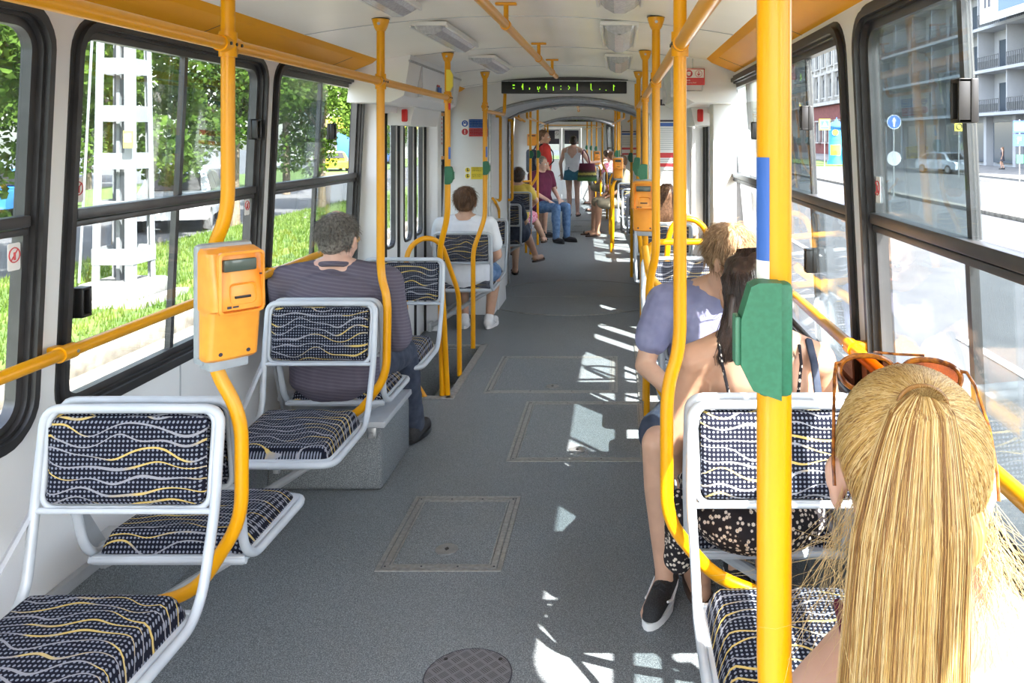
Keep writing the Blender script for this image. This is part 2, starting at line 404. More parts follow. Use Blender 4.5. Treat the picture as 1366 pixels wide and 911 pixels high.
def shell(sec, v0, v1, doors, windows, ring_lo=None, ring_hi=None, cove=None, wells=True):
    """walls, ceiling and floor of one car section between v0 and v1"""
    for sd in (-1, 1):
        m = MB(); cur = v0; items = sorted([(a, b, 'w') for (a, b) in windows[sd]] + [(a, b, 'd') for (a, b) in doors[sd]])
        # window band
        solid = []
        for i, (a, b, t) in enumerate(items):
            if a > cur+1e-4: solid.append((cur, a))
            cur = b
        if cur < v1: solid.append((cur, v1))
        for (a, b) in solid: quadwall(m, sd, a, b, ZW0, ZW1)
        for (a, b, t) in items:
            if t == 'w': cell_ring(m, sd, a, b, ZW0, ZW1, .105)
        # below and above
        cur = v0
        for (a, b) in sorted(doors[sd])+[(v1, v1)]:
            if a > cur: quadwall(m, sd, cur, a, -.02, ZW0)
            cur = b
        quadwall(m, sd, v0, v1, ZW1, 2.06)
        o = obj('wall_'+SIDE_NAME[sd], m, M['lwhite'], kind='structure'); place(o, sec)
        # flooring turned up at the wall foot, with a metal strip
        m = MB(); m2 = MB(); cur = v0
        for (a, b) in sorted(doors[sd])+[(v1, v1)]:
            if a > cur:
                m.box((sd*1.15, (cur+a)/2, .14), (.02, a-cur, .28)); m2.box((sd*1.147, (cur+a)/2, .297), (.022, a-cur, .036), bev=.003)
            cur = b
        o = obj('baseboard_'+SIDE_NAME[sd], m, M['floor'], kind='structure'); obj('metal_strip', m2, M['strut'], o); place(o, sec)
        # panel joints below the windows
        if sec == 1:
            m = MB()
            for yy in (.98, 3.0, 4.36): m.box((sd*1.1605, yy, .54), (.006, .006, .46))
            o = obj('trim_'+SIDE_NAME[sd], m, M['strut'], kind='structure')
    # ceiling: vaulted skin
    m = MB(); n = 24
    def top(u, t):
        x = -1.02+2.04*u; y = v0+(v1-v0)*t
        return (x, y, ceil_z(x) if abs(x) < .95 else 2.03-.3*(abs(x)-.95))
    m.grid(top, n, 2)
    m.grid(lambda u, t: V(top(u, t))+V((0, 0, .05)), n, 2)
    o = obj('ceiling', m, M['ceil'], kind='structure', angle=60); place(o, sec)
    # roof outside: closes off the sun
    m = MB(); m.grid(lambda u, t: (-1.22+2.44*u, v0+(v1-v0)*t, 2.10+.22*math.sin(PI*u)), 16, 1); m.box((-1.17, (v0+v1)/2, 2.08), (.12, v1-v0, .12)); m.box((1.17, (v0+v1)/2, 2.08), (.12, v1-v0, .12))
    o = obj('roof', m, M['lwhite'], kind='structure'); place(o, sec)
    # ceiling seams
    m = MB(); y = 3.62
    while y < v1-.1:
        if y > v0+.1:
            m.tube([V((-.95+1.9*k/16, y, ceil_z(-.95+1.9*k/16)-.0005)) for k in range(17)], .0022, 5)
        y += 1.22
    o = obj('trim_ceiling', m, M['strut'], kind='structure'); place(o, sec)
    # cove panels
    for sd in (-1, 1):
        for (a, b) in cove[sd]:
            m = MB(); p = [V((sd*.94, a, 2.036)), V((sd*.97, a, 2.012)), V((sd*1.112, a, 1.955)), V((sd*1.125, a, 1.925)), V((sd*1.13, a, 2.06)), V((sd*.96, a, 2.06))]
            m.prism(p, (0, b-a, 0)); o = obj('trim_'+('north' if sd < 0 else 'south'), m, M['orange_panel'], kind='structure', angle=15)
            yy = 3.0
            m = MB()
            while yy < b:
                if yy > a: m.prism([V((sd*.9695, yy, 2.0108)), V((sd*1.1115, yy, 1.9538)), V((sd*1.1115, yy+.003, 1.9538)), V((sd*.9695, yy+.003, 2.0108))], (0, 0, -.001))
                yy += 1.36
            obj('panel_joint', m, M['dark_print'], o); place(o, sec)
def partition(sec, v, name, up_to=.72, th=.05):
    """transverse wall with the arched gangway opening"""
    m = MB(); n = 14
    arch = [(-up_to, 0.0), (-up_to, 1.72)] + [(-up_to + 2*up_to*k/n, 1.80+.15*math.sin(PI*k/n)**.7) for k in range(n+1)] + [(up_to, 1.72), (up_to, 0.0)]
    outer = [(-1.165, 0.0), (-1.15, 1.2)] + [(-1.08+2.16*k/n, 2.05+.07*math.sin(PI*k/n)) for k in range(n+1)] + [(1.15, 1.2), (1.165, 0.0)]
    for k in range(len(arch)-1):
        m.prism([V((arch[k][0], v, arch[k][1])), V((arch[k+1][0], v, arch[k+1][1])), V((outer[k+1][0], v, outer[k+1][1])), V((outer[k][0], v, outer[k][1]))], (0, th, 0))
    o = obj(name, m, M['lwhite'], kind='structure'); 
    m = MB(); m.tube([V((a, v-.004, b)) for a, b in arch], .014, 8); obj('edge_rim', m, M['metal'], o)
    place(o, sec); return o
def gangway(sec, c, half=.78):
    """bellows tunnel around an articulation centre"""
    m = MB()
    prof = [(-.76, -.02), (-.76, 1.75)] + [(-.76+1.52*k/12, 1.80+.19*math.sin(PI*k/12)**.8) for k in range(13)] + [(.76, 1.75), (.76, -.02)]
    N = 24
    for a in range(len(prof)-1):
        for k in range(N):
            y = c-half+2*half*k/N; y2 = c-half+2*half*(k+1)/N; e1 = .012*(k % 2); e2 = .012*((k+1) % 2)
            def pt(p, yy, e): return V((p[0]*(1+e), yy, p[1]*(1+e*.6)))
            m.face([pt(prof[a], y, e1), pt(prof[a+1], y, e1), pt(prof[a+1], y2, e2), pt(prof[a], y2, e2)])
    o = obj('wall_gangway', m, M['lwhite'], kind='structure'); place(o, sec); return o
LW = [2.335+1.371*k for k in (-2, -1, 0, 1)]; RW = [2.45+1.371*k for k in (-2, -1, 0, 1)]
win1 = {-1: [(a, a+1.28) for a in LW] + [(6.93, 7.40)], 1: [(a, a+1.25) for a in RW] + [(6.93, 7.40)]}
dr1 = {-1: [(5.14, 6.78)], 1: [(5.20, 6.78)]}
shell(1, -.9, 7.45, dr1, win1, cove={-1: [(-.9, 4.72), (6.55, 7.45)], 1: [(-.9, 4.70), (6.55, 7.45)]})
def zb_(y): return y
W = {}
for k, a in enumerate(LW):
    mode = ['half', 'half', 'half', 'open_near'][k]
    lat = {0: None, 1: [(a+.1, 1.12)], 2: [(a+1.20, 1.62), (a+.09, 1.10)], 3: [(a+.78, 1.62), (a+.66, 1.10)]}[k]
    W['L%d' % k] = make_window(-1, a, a+1.28, panes=mode, latch=lat)
for k, a in enumerate(RW):
    mode = ['half', 'open_far', 'open_far', 'half'][k]
    lat = {0: None, 1: [(a+.56, 1.655), (a+.68, .96)], 2: [(a+.56, 1.655), (a+.60, 1.13)], 3: [(a+.3, 1.62)]}[k]
    W['R%d' % k] = make_window(1, a, a+1.25, panes=mode, latch=lat)
no_lean_sticker(W['L2'], -1, LW[2]+.075, 1.43); no_lean_sticker(W['L1'], -1, LW[1]+1.20, 1.27); no_lean_sticker(W['L2'], -1, LW[2]+1.19, 1.29)
no_lean_sticker(W['R1'], 1, RW[1]+1.18, 1.44)
make_window(-1, 6.93, 7.40, detail=False); make_window(1, 6.93, 7.40, detail=False)
make_door(-1, 5.14, 6.78); make_door(1, 5.20, 6.78)
# sections 2 and 3
w2 = [9.75, 11.1]; win2 = {-1: [(12.65, 13.9)], 1: [(9.4, 10.6), (10.7, 11.9), (12.0, 13.2)]}
shell(2, 9.05, 14.1, {-1: [(10.9, 12.4)], 1: []}, win2, cove={-1: [(9.05, 10.6), (12.6, 14.1)], 1: [(9.05, 14.1)]})
for sd in (-1, 1):
    for (a, b) in win2[sd]: make_window(sd, a, b, 2, detail=False)
make_door(-1, 10.9, 12.4, 2)
win3 = {-1: [(17.9, 19.2), (19.3, 20.6)], 1: [(15.9, 17.1), (17.2, 18.4), (18.5, 19.7), (19.8, 21.0)]}
shell(3, 15.7, 21.75, {-1: [(16.2, 17.7)], 1: []}, win3, cove={-1: [(17.8, 21.7)], 1: [(15.7, 21.7)]})
for sd in (-1, 1):
    for (a, b) in win3[sd]: make_window(sd, a, b, 3, detail=False)
make_door(-1, 16.2, 17.7, 3)
part1 = partition(1, 7.45, 'wall_front'); partition(2, 9.02, 'wall_front'); part2 = partition(2, 14.1, 'wall_back'); partition(3, 15.67, 'wall_back')
gangway(1, 8.27); 
g2 = gangway(2, 14.9)
# articulation roof and underside, so no sky shows through
for (sec, c) in ((1, 8.27), (2, 14.9)):
    m = MB(); m.grid(lambda u, t: (-1.0+2.0*u, c-.85+1.7*t, 2.14+.1*math.sin(PI*u)), 10, 1); o = obj('roof', m, M['rubber'], kind='structure'); place(o, sec)
# ---------------- floor (with the two stepwells of section 1)
FT = .04
def floor_piece(mb, x0, x1, y0, y1, z=0.0): mb.box(((x0+x1)/2, (y0+y1)/2, z-FT/2), (x1-x0, y1-y0, FT))
m = MB(); WELL = (5.04, 6.27)
floor_piece(m, -.6, .6, -.9, 8.3)
for sd in (-1, 1):
    a, b = (-1.17, -.6) if sd < 0 else (.6, 1.17)
    floor_piece(m, a, b, -.9, WELL[0]); floor_piece(m, a, b, WELL[1], 8.3)
fl = obj('floor', m, M['floor'], kind='structure')
for (sec, a, b) in ((2, 8.3, 14.95), (3, 14.85, 21.8)):
    m = MB(); floor_piece(m, -1.17, 1.17, a, b, -.001*sec); o = obj('floor', m, M['floor'], kind='structure'); place(o, sec)
for sd in (-1, 1):
    m = MB(); x0, x1 = (.6, 1.2)
    m.box((sd*.61, 5.655, -.14), (.02, 1.23, .26)); m.box((sd*.90, WELL[0]+.01, -.3), (.6, .02, .58)); m.box((sd*.90, WELL[1]-.01, -.3), (.6, .02, .58)); m.box((sd*.87, 5.655, -.60), (.62, 1.23, .02))
    m.box((sd*.74, 5.655, -.29), (.28, 1.19, .02)); m.box((sd*.87, 5.655, -.44), (.02, 1.19, .28))
    o = obj('floor_stepwell', m, M['floor'], kind='structure')
    m = MB(); m.box((sd*.585, 5.655, .004), (.05, 1.33, .012), bev=.003); m.box((sd*.86, WELL[0]-.02, .004), (.56, .05, .012), bev=.003); m.box((sd*.86, WELL[1]+.02, .004), (.56, .03, .012), bev=.003)
    m.box((sd*.87, 5.655, -.275), (.03, 1.19, .012), bev=.003); obj('nosing', m, M['galv'], o)
    # posts beside the doors, door header boxes
    m = MB(); y_a, y_b = ((5.02, 5.13) if sd < 0 else (5.0, 5.18)); m.box((sd*1.085, (y_a+y_b)/2, .72), (.15, y_b-y_a, 2.55), bev=.02)
    m.box((sd*1.10, 6.85, .72), (.12, .14, 2.55), bev=.02)
    obj('wall_'+SIDE_NAME[sd]+'_post', m, M['lwhite'], kind='structure')
    t = thing('door_mechanism_cover', 'white door mechanism cover with %s' % ('small red and blue sticker above the left stepwell' if sd < 0 else 'plain skirt above the stepwell beside the mask sign'), 'cover')
    m = MB(); m.prism([V((sd*.76, 4.76, 2.075)), V((sd*.80, 4.76, 1.83)), V((sd*.88, 4.76, 1.79)), V((sd*1.13, 4.76, 1.79)), V((sd*1.10, 4.76, 2.06))], (0, 1.55, 0)); obj('cover', m, M['lwhite'], t, angle=25)
    m = MB(); m.box((sd*.765, 5.53, 2.03), (.012, 1.56, .012), bev=.002); m.box((sd*.775, 5.05, 1.935), (.03, .004, .20)); m.box((sd*.775, 6.0, 1.935), (.03, .004, .20)); obj('seam_strip', m, M['metal'], t)
    m = MB(); m.prism([V((sd*.92, 5.50, 1.80)), V((sd*.95, 5.50, 1.67)), V((sd*1.10, 5.50, 1.67)), V((sd*1.10, 5.50, 1.80))], (0, .8, 0)); m.box((sd*1.08, 5.92, 1.775), (.09, 1.55, .05)); obj('motor_housing', m, M['lwhite'], t)
    m = MB(); m.box((sd*.985, 5.494, 1.735), (.04, .02, .085), bev=.009); obj('warning_lamp', m, M['red'], t)
    if sd < 0:
        for (zz, hh, mt) in ((1.965, .07, M['redp']), (1.90, .055, M['blue'])):
            m = MB(); m.box((-.781+ (1.95-zz)*.16, 5.60, zz), (.004, .10, hh)); obj('sticker', m, mt, t)
# rubbing of the roofline over the doors
# ---------------- floor hatches
def hatch(x0, x1, y0, y1, knob, label):
    t = thing('floor_hatch', label, 'hatch', ((x0+x1)/2, (y0+y1)/2, 0)); w_, l_ = x1-x0, y1-y0
    m = MB(); o_ = [(-w_/2, -l_/2), (w_/2, -l_/2), (w_/2, l_/2), (-w_/2, l_/2)]
    def ringf(a, b, z0, z1): m.ring([V((p[0]*(1-2*a/w_), p[1]*(1-2*a/l_), z0)) for p in o_], [V((p[0]*(1-2*b/w_), p[1]*(1-2*b/l_), z0)) for p in o_], (0, 0, z1-z0))
    ringf(0, .016, .0005, .004); ringf(.021, .042, .0005, .004); ringf(.046, .052, .0005, .003)
    obj('frame', m, M['galv'], t)
    m = MB(); m.box((0, 0, .0012), (w_-.105, l_-.105, .0015)); obj('cover', m, M['floor'], t)
    m = MB(); 
    for i in range(4):
        for j in (-1, 1): m.cyl(V((-w_/2+.03+(w_-.06)*i/3, j*(l_/2-.031), .003)), V((-w_/2+.03+(w_-.06)*i/3, j*(l_/2-.031), .0055)), .004, n=8)
    obj('screws', m, M['dark_print'], t)
    kx, ky = knob[0]-(x0+x1)/2, knob[1]-(y0+y1)/2
    m = MB(); m.cyl(V((kx, ky, .001)), V((kx, ky, .006)), .043, n=32); k = obj('lock_disc', m, M['metal'], t)
    m = MB(); m.cyl(V((kx, ky, .006)), V((kx, ky, .0075)), .008, n=12); m.box((kx, ky, .0065), (.006, .022, .002)); obj('keyhole', m, M['black'], k)
hatch(-.455, .007, 3.007, 3.636, (-.223, 3.166), 'small square floor hatch with round lock disc beside the wheel box')
hatch(-.112, .60, 4.03, 4.95, (.229, 4.178), 'wide floor hatch striped by sunlight beside the right-hand seats')
hatch(-.40, .435, 5.12, 5.98, (.02, 5.25), 'floor hatch between the two stepwells in front of the turntable')
t = thing('manhole_cover', 'round tread-plate cover let into the floor in front of everything', 'cover', (-.008, 2.423, 0))
m = MB(); m.cyl(V((0,0,.0005)), V((0,0,.004)), .126, n=64); obj('plate', m, M['tread'], t)
m = MB(); m.tube([V((.1275*math.cos(a), .1275*math.sin(a), .002)) for a in [2*PI*k/64 for k in range(64)]], .0025, 6, closed=True); obj('rim', m, M['dark_print'], t)
m = MB(); m.cyl(V((-.08, .075, .0045)), V((-.08, .075, .006)), .006, n=10); m.cyl(V((.085, .075, .0045)), V((.085, .075, .006)), .006, n=10); obj('screws', m, M['black'], t)
# turntables
for (sec, c, lab) in ((1, 8.26, 'round turntable plate in the floor of the nearer gangway'), (2, 14.9, 'round turntable plate in the floor of the far gangway')):
    t = thing('turntable_plate', lab, 'floor plate'); 
    m = MB(); m.cyl(V((0, c, .0002)), V((0, c, .004)), .90, n=96); obj('plate', m, M['floor'], t)
    m = MB(); m.tube([V((.905*math.cos(a), c+.905*math.sin(a), .003)) for a in [2*PI*k/96 for k in range(96)]], .006, 6, closed=True)
    m.box((0, c-.02, .0045), (1.78, .008, .002)); m.box((-.03, c-.06, .005), (.14, .006, .002)); m.box((-.03, c+.02, .005), (.14, .006, .002)); obj('rim', m, M['galv'], t)
    if sec != 1: place(t, sec)
# ---------------- wheel box on the left
t = thing('wheel_box', 'grey speckled wheel box with a white lid under the man in the checked shirt', 'box')
m = MB(); m.box((-.885, 3.95, .145), (.52, .50, .29), bev=.02, seg=3); obj('body', m, M['floor'], t)
m = MB(); m.box((-.875, 3.92, .305), (.54, .50, .03), bev=.006); obj('lid', m, M['strut'], t)
m = MB(); m.box((-.66, 3.68, .27), (.04, .03, .05), bev=.004); m.cyl(V((-.66, 3.655, .262)), V((-.66, 3.69, .262)), .012, n=10); obj('latch', m, M['metal'], t)
# ---------------- end wall with the cab doors (section 3)
m = MB(); YE = 21.7
for (a, b, c, d) in ((-1.15, -.52, 0, 2.1), (.52, 1.15, 0, 2.1), (-.52, .52, 1.86, 2.1)): m.box(((a+b)/2, YE, (c+d)/2), (b-a, .05, d-c))
o = obj('wall_end', m, M['lwhite'], kind='structure'); place(o, 3)
for k, (a, b) in enumerate(((-.50, -.01), (.01, .50))):
    dn[0] += 1
    e = bpy.data.objects.new('door_%d' % dn[0], None); COL.objects.link(e); e['kind'] = 'structure'
    m = MB(); inner = [(a+.06, 1.05), (b-.06, 1.05), (b-.06, 1.80), (a+.06, 1.80)]; outer = [(a, 0.01), (b, 0.01), (b, 1.855), (a, 1.855)]
    m.ring([V((x, YE-.02, z)) for x, z in outer], [V((x, YE-.02, z)) for x, z in inner], (0, .035, 0)); m.ring([V((x, YE-.026, z)) for x, z in ((a+.05, .08), (b-.05, .08), (b-.05, .96), (a+.05, .96))], [V((x, YE-.026, z)) for x, z in ((a+.065, .095), (b-.065, .095), (b-.065, .945), (a+.065, .945))], (0, .01, 0))
    m.box(((a+b)/2, YE, .53), (b-a-.06, .02, 1.0))
    obj('door_leaf', m, M['lwhite'], e)
    m = MB(); m.box(((a+b)/2, YE, 1.425), (b-a-.12, .004, .75)); obj('pane', m, M['tint'], e)
    m = MB(); m.box(((a+b)/2, YE-.008, 1.62), (b-a-.12, .006, .36)); obj('blind', m, M['dark_print'], e)
    if k == 0:
        m = MB(); m.box((b-.12, YE-.014, 1.68), (.11, .004, .2)); s = obj('sticker', m, M['paper'], e)
        m = MB(); m.tube([V((b-.12+.036*math.cos(q), YE-.018, 1.71+.036*math.sin(q))) for q in [2*PI*j/20 for j in range(20)]], .004, 5, closed=True); m.tube([V((b-.145, YE-.018, 1.735)), V((b-.095, YE-.018, 1.685))], .004, 5); obj('pictogram', m, M['dark_print'], s)
    place(e, 3)
# driver's cab behind the doors: dashboard and windscreen frame, daylight beyond
m = MB(); m.box((-1.1, 22.6, 1.0), (.06, 1.8, 2.1)); m.box((1.1, 22.6, 1.0), (.06, 1.8, 2.1)); m.box((0, 22.6, 2.1), (2.2, 1.8, .06)); m.box((0, 23.4, .5), (2.2, .06, 1.0)); m.box((0, 22.6, -.05), (2.2, 1.8, .05)); o = obj('wall_cab', m, M['lwhite'], kind='structure'); place(o, 3)
# ------------------------------------------------------------------ seats
def make_seat(label, group=None, scale=1.0):
    """origin on the floor under the backrest, seat faces -Y"""
    t = thing('tram_seat', label, 'seat', group=group)
    # backrest: upholstered pad on a plastic shell
    def pad(u, v, side):
        x = -.199+.398*u; z = .672+.208*v
        e = min(1, min(u, 1-u)*14, 1e9); f = min(1, min(v, 1-v)*8)
        d = .016*(1-(1-e)**2)*(1-(1-f)**2)
        y0 = -.030+.030*(z-.66)/.22
        return V((x, y0 + (-.006-d if side else .012+d*.5), z))
    m = MB(); m.grid(lambda u, v: pad(u, v, 1), 36, 20); 
    for v_ in m.b.verts:   # rounded corners
        x, z = v_.co.x, v_.co.z; cx, cz = max(abs(x)-.175, 0), max(abs(z-.776)-.080, 0)
        L = math.hypot(cx, cz)
        if L > .024: 
            k = .024/L; v_.co.x = math.copysign(.175+cx*k, x); v_.co.z = .776+math.copysign(.080+cz*k, z-.776)
    obj('back_cushion', m, M['fab_back'], t, angle=70)
    m = MB(); m.grid(lambda u, v: pad(u, v, 0), 10, 6)
    obj('rear_panel', m, M['fab_back'], t, angle=70)
    # shell rim: closed loop round the back panel
    def rim(z): return -.030+.030*(z-.66)/.22
    loop = [V((x, rim(z)+.002, z)) for x, z in rrect(.418, .236, .034, 6, 0, .776)]
    m = MB(); m.tube(loop, .0085, 10, closed=True)
    top = [V((x, .004, .897)) for x in (-.16, -.08, 0, .08, .16)]
    # frame: two side members running from the top of the back down and forward round the cushion
    for sx in (-1, 1):
        p = bez([(sx*.0, .004, .897), (sx*.222, .004, .896), (sx*.224, -.032, .66), (sx*.216, -.075, .475), (sx*.218, -.135, .425), (sx*.222, -.47, .425), (sx*.20, -.505, .425), (0, -.512, .425)], .04, 5)
        m.tube(p, .0125, 10)
    m.tube([V((-.218, -.036, .655)), V((.218, -.036, .655))], .008, 8)
    m.tube([V((-.214, -.095, .430)), V((.214, -.095, .430))], .010, 8)
    obj('frame', m, M['frame'], t, angle=50)
    m = MB(); m.box((0, -.30, .428), (.42, .40, .022), bev=.008); m.box((0, -.100, .430), (.42, .02, .026), bev=.006); obj('seat_pan', m, M['frame'], t)
    # cushion
    def cu(u, v):
        x = -.202+.404*u; y = -.098-.392*v
        e = min(1, min(u, 1-u)*9); f = min(1, min(v, 1-v)*9)
        h = (1-(1-e)**2.4)*(1-(1-f)**2.4)
        cxx, cyy = max(abs(x)-.165, 0), max(abs(y+.294)-.16, 0); L = math.hypot(cxx, cyy)
        if L > .037: k = .037/L; x = math.copysign(.165+cxx*k, x); y = -.294+math.copysign(.16+cyy*k, y+.294)
        return V((x, y, .430+.072*h+.010*math.sin(PI*u)*math.sin(PI*min(1, v*1.2))-.030*v*h))
    m = MB(); m.grid(cu, 32, 32); obj('cushion', m, M['fab_seat'], t, angle=80)
    return t
def wall_strut(t, side):
    """diagonal strut from the aisle edge of the seat down to the wall foot, and wall brackets; side = local x of the wall"""
    m = MB(); m.tube([V((-side*.19, -.24, .415)), V((side*.27, -.24, .13)), V((side*.30, -.24, .12))], .017, 10); m.box((side*.30, -.24, .115), (.03, .09, .07), bev=.006); obj('strut', m, M['strut'], t)
    m = MB(); m.prism([V((side*.218, -.03, .66)), V((side*.235, -.01, .66)), V((side*.30, -.30, .30)), V((side*.28, -.34, .30))], (side*.012, 0, 0)); m.box((side*.262, -.28, .405), (.09, .10, .022), bev=.005); obj('wall_bracket', m, M['strut'], t)
seat0 = make_seat('proto')
protos = {}
for s_ in (-1, 1):
    protos[s_] = seat0 if s_ < 0 else copy_tree(seat0)
for s_ in (-1, 1): wall_strut(protos[s_], s_)
used = {-1: False, 1: False}
def seat(x, y, rz, label, group, sec=1, dz=0.0):
    wall_world = -1 if x < 0 else 1
    loc_side = wall_world if abs(rz) < 1 else -wall_world
    if not used[loc_side]: o = protos[loc_side]; used[loc_side] = True
    else: o = copy_tree(protos[loc_side])
    o.location = (x, y, dz); o.rotation_euler = (0, 0, rz); o['label'] = label; o['group'] = group
    if sec != 1: place(o, sec)
    return o
GL, GR = 'patterned seats along the left wall', 'patterned seats along the right wall'
seat(-.795, 2.085, 0, 'patterned seat facing the camera, lowest and largest at the left edge of the picture', GL)
seat(-.795, 2.155, PI, 'empty patterned seat back to back with the front-most left one, facing the driver', GL)
seat(-.795, 3.42, 0, 'empty patterned seat behind the near ticket validator, back to back with the grey-haired man', GL)
seat(-.795, 3.49, PI, 'patterned seat on the wheel box with the grey-haired man sitting on it', GL)
seat(-.775, 4.66, 0, 'patterned seat facing the grey-haired man, before the left stepwell', GL)
seat(-.775, 6.42, PI, 'patterned seat behind the left stepwell with the woman in a white t-shirt on it', GL, dz=-.05)
seat(.842, 2.115, 0, 'empty patterned seat facing the camera behind the big yellow pole, crossed by a shadow', GR)
seat(.842, 2.185, PI, 'patterned seat under the woman with long dark hair', GR)
seat(.842, 3.45, 0, 'patterned seat under the young man in a lavender t-shirt', GR)
seat(.842, 3.52, PI, 'patterned seat directly behind the young man in lavender, facing the front cab', GR)
seat(.842, .62, PI, 'patterned seat under the blonde girl', GR)
seat(.80, 4.70, 0, 'patterned seat before the right stepwell, behind the yellow guard rails', GR)
seat(.80, 6.55, PI, 'patterned seat beyond the right stepwell with its back to the yellow hoops', GR)
# seats by the articulations and further on
seat(-.80, 7.02+.55, 0, 'small patterned seat in front of the gangway housing, beside the white t-shirt', GL, dz=-.06)
G2 = 'patterned seats in the middle car section'; G3 = 'patterned seats in the far car section'
seat(-.83, 9.20, PI, 'middle section seat under the passenger with crossed bare legs', G2, 2, -.05)
seat(-.80, 10.50, PI, 'middle section seat under the child in a yellow top', G2, 2)
seat(.83, 9.75, PI, 'middle section seat right behind the validator beyond the stepwell', G2, 2)
seat(.83, 11.1, 0, 'middle section seat facing back under the far validator', G2, 2)
seat(.83, 12.6, 0, 'middle section seat under the man in khaki shorts', G2, 2)
seat(-.80, 13.35, 0, 'middle section seat facing back beside the seated man in maroon', G2, 2)
seat(.83, 16.6, 0, 'far section seat next to the standing woman, aisle side', G3, 3)
seat(.83, 18.0, 0, 'far section seat near the last window by the cab wall', G3, 3)
seat(.83, 19.4, PI, 'far section seat closest to the cab doors', G3, 3)
seat(.83, 16.7, PI, 'far section seat back to back with the one beside the standing woman', G3, 3)
# ------------------------------------------------------------------ yellow poles and rails
R = .0172
def cap_mesh(x, y, z): 
    m = MB(); m.tube([V((x, y, z)), V((x, y, z-.012)), V((x, y, z-.04)), V((x, y, z-.052))], [.036, .035, .026, .019], 20); return m
def pole(label, pts, cap=True, clamp=(), button=None, yellow_box=None, sec=1, group=None, r=R, top=None, rad=.07, sticker=None, bcol='green', bdir=-1):
    t = thing('grab_pole', label, 'pole', group=group)
    m = MB(); m.tube(bez(pts, rad, 6), r, 18); obj('tube', m, M['yellow'], t)
    x, y = pts[0][0], pts[0][1]
    if cap:
        z = ceil_z(x); obj('ceiling_flange', cap_mesh(x, y, z-.002), M['yellow'], t)
        m = MB(); m.cyl((x, y, z-.001), (x, y, z-.005), .038, n=24); obj('gasket_ring', m, M['black'], t)
        m = MB(); m.cyl((x, y-.034, z-.026), (x, y-.024, z-.026), .006, n=10); obj('screw', m, M['metal'], t)
    for z in clamp:
        m = MB(); m.cyl((x, y, z-.032), (x, y, z+.032), .0225, n=20); m.tube([V((x, y-.045, z)), V((x, y+.045, z))], .0215, 16); obj('clamp', m, M['yellow'], t)
        m = MB(); sd = 1 if x < 0 else -1
        for dy in (-.03, 0, .03): m.cyl((x+sd*.019, y+dy, z), (x+sd*.0245, y+dy, z), .0045, n=8)
        obj('bolts', m, M['black'], t)
    if button is not None:
        z0, z1 = button; zc = (z0+z1)/2; h = z1-z0; sx = bdir
        m = MB(); m.prism([V((x, y-.012, z0)), V((x+sx*.028, y-.012, z0+.01)), V((x+sx*.040, y-.012, z0+h*.30)), V((x+sx*.040, y-.012, z1-h*.32)), V((x+sx*.030, y-.012, z1-.004)), V((x+sx*.022, y-.012, z1)), V((x, y-.012, z1))], (0, -.028, 0))
        m.box((x+sx*.004, y-.016, zc), (.034, .036, h*.98), bev=.006)
        b = obj('stop_button_box', m, M[bcol], t)
        m = MB(); m.box((x+sx*.0425, y-.026, zc), (.006, .022, h*.42), bev=.002); obj('button', m, M[bcol+'_l'] if bcol == 'green' else M['red'], b)
    if yellow_box:
        z0, z1 = yellow_box; m = MB(); m.prism([V((x, y-.012, z0)), V((x+.02, y-.012, z0)), V((x+.036, y-.012, z0+.03)), V((x+.036, y-.012, z1-.03)), V((x+.02, y-.012, z1)), V((x, y-.012, z1))], (0, -.03, 0)); obj('emergency_box', m, M['yel_print'], t)
    if sticker:
        for (z0, z1, mt) in sticker:
            m = MB(); rr_ = r+.0007; q0, q1 = (PI*1.02, PI*1.36) if x > 0 else (-.02, -PI*.36)
            m.grid(lambda u, v: (x+rr_*math.cos(q0+(q1-q0)*u), y+rr_*math.sin(q0+(q1-q0)*u), z0+(z1-z0)*v), 8, 1)
            obj('sticker', m, M[mt], t)
    if sec != 1: place(t, sec)
    return t
XL, XR = -.57, .592; H_R = 1.822
GP = 'yellow grab poles along the aisle'
ct = lambda x: ceil_z(x)-.01
pole('yellow pole carrying the near ticket validator on the left', [(XL, 2.12, ct(XL)), (XL, 2.12, 1.385), (-.612, 2.12, 1.295), (-.612, 2.12, 1.0), (-.535, 2.12, .87), (-.535, 2.12, .60), (-.66, 2.14, .405), (-.80, 2.14, .365), (-1.08, 2.14, .35)], clamp=(H_R,), group=GP)
pole('yellow pole bending round the aisle corner beside the grey-haired man', [(XL, 3.49, ct(XL)), (XL, 3.49, 1.0), (-.535, 3.47, .91), (-.535, 3.45, .585), (-.66, 3.455, .42), (-.80, 3.455, .38)], clamp=(H_R,), group=GP)
pole('yellow pole with green and yellow boxes at the near corner of the left stepwell', [(XL, 4.87, ct(XL)), (XL, 4.87, 1.12), (-.625, 4.90, .92), (-.635, 5.0, .80), (-.61, 5.06, .0)], clamp=(H_R,), button=(1.31, 1.418), yellow_box=(1.86, 1.985), group=GP, bdir=1, sticker=[(1.46, 1.53, 'blue'), (1.75, 1.81, 'red')])
pole('yellow pole with a green box at the far corner of the left stepwell', [(XL, 6.25, ct(XL)), (XL, 6.25, .98), (-.655, 6.22, .74), (-.655, 6.22, .0)], clamp=(H_R,), button=(1.305, 1.41), group=GP, bdir=1, sticker=[(1.44, 1.52, 'blue')])
pole('big yellow pole nearest the camera with a large green button box', [(XR, .85, ct(XR)), (XR, .85, .975), (.665, .84, .84), (.74, .80, .64)], clamp=(H_R,), button=(1.322, 1.438), group=GP, r=.0178, sticker=[(1.437, 1.456, 'paper'), (1.456, 1.561, 'blue')])
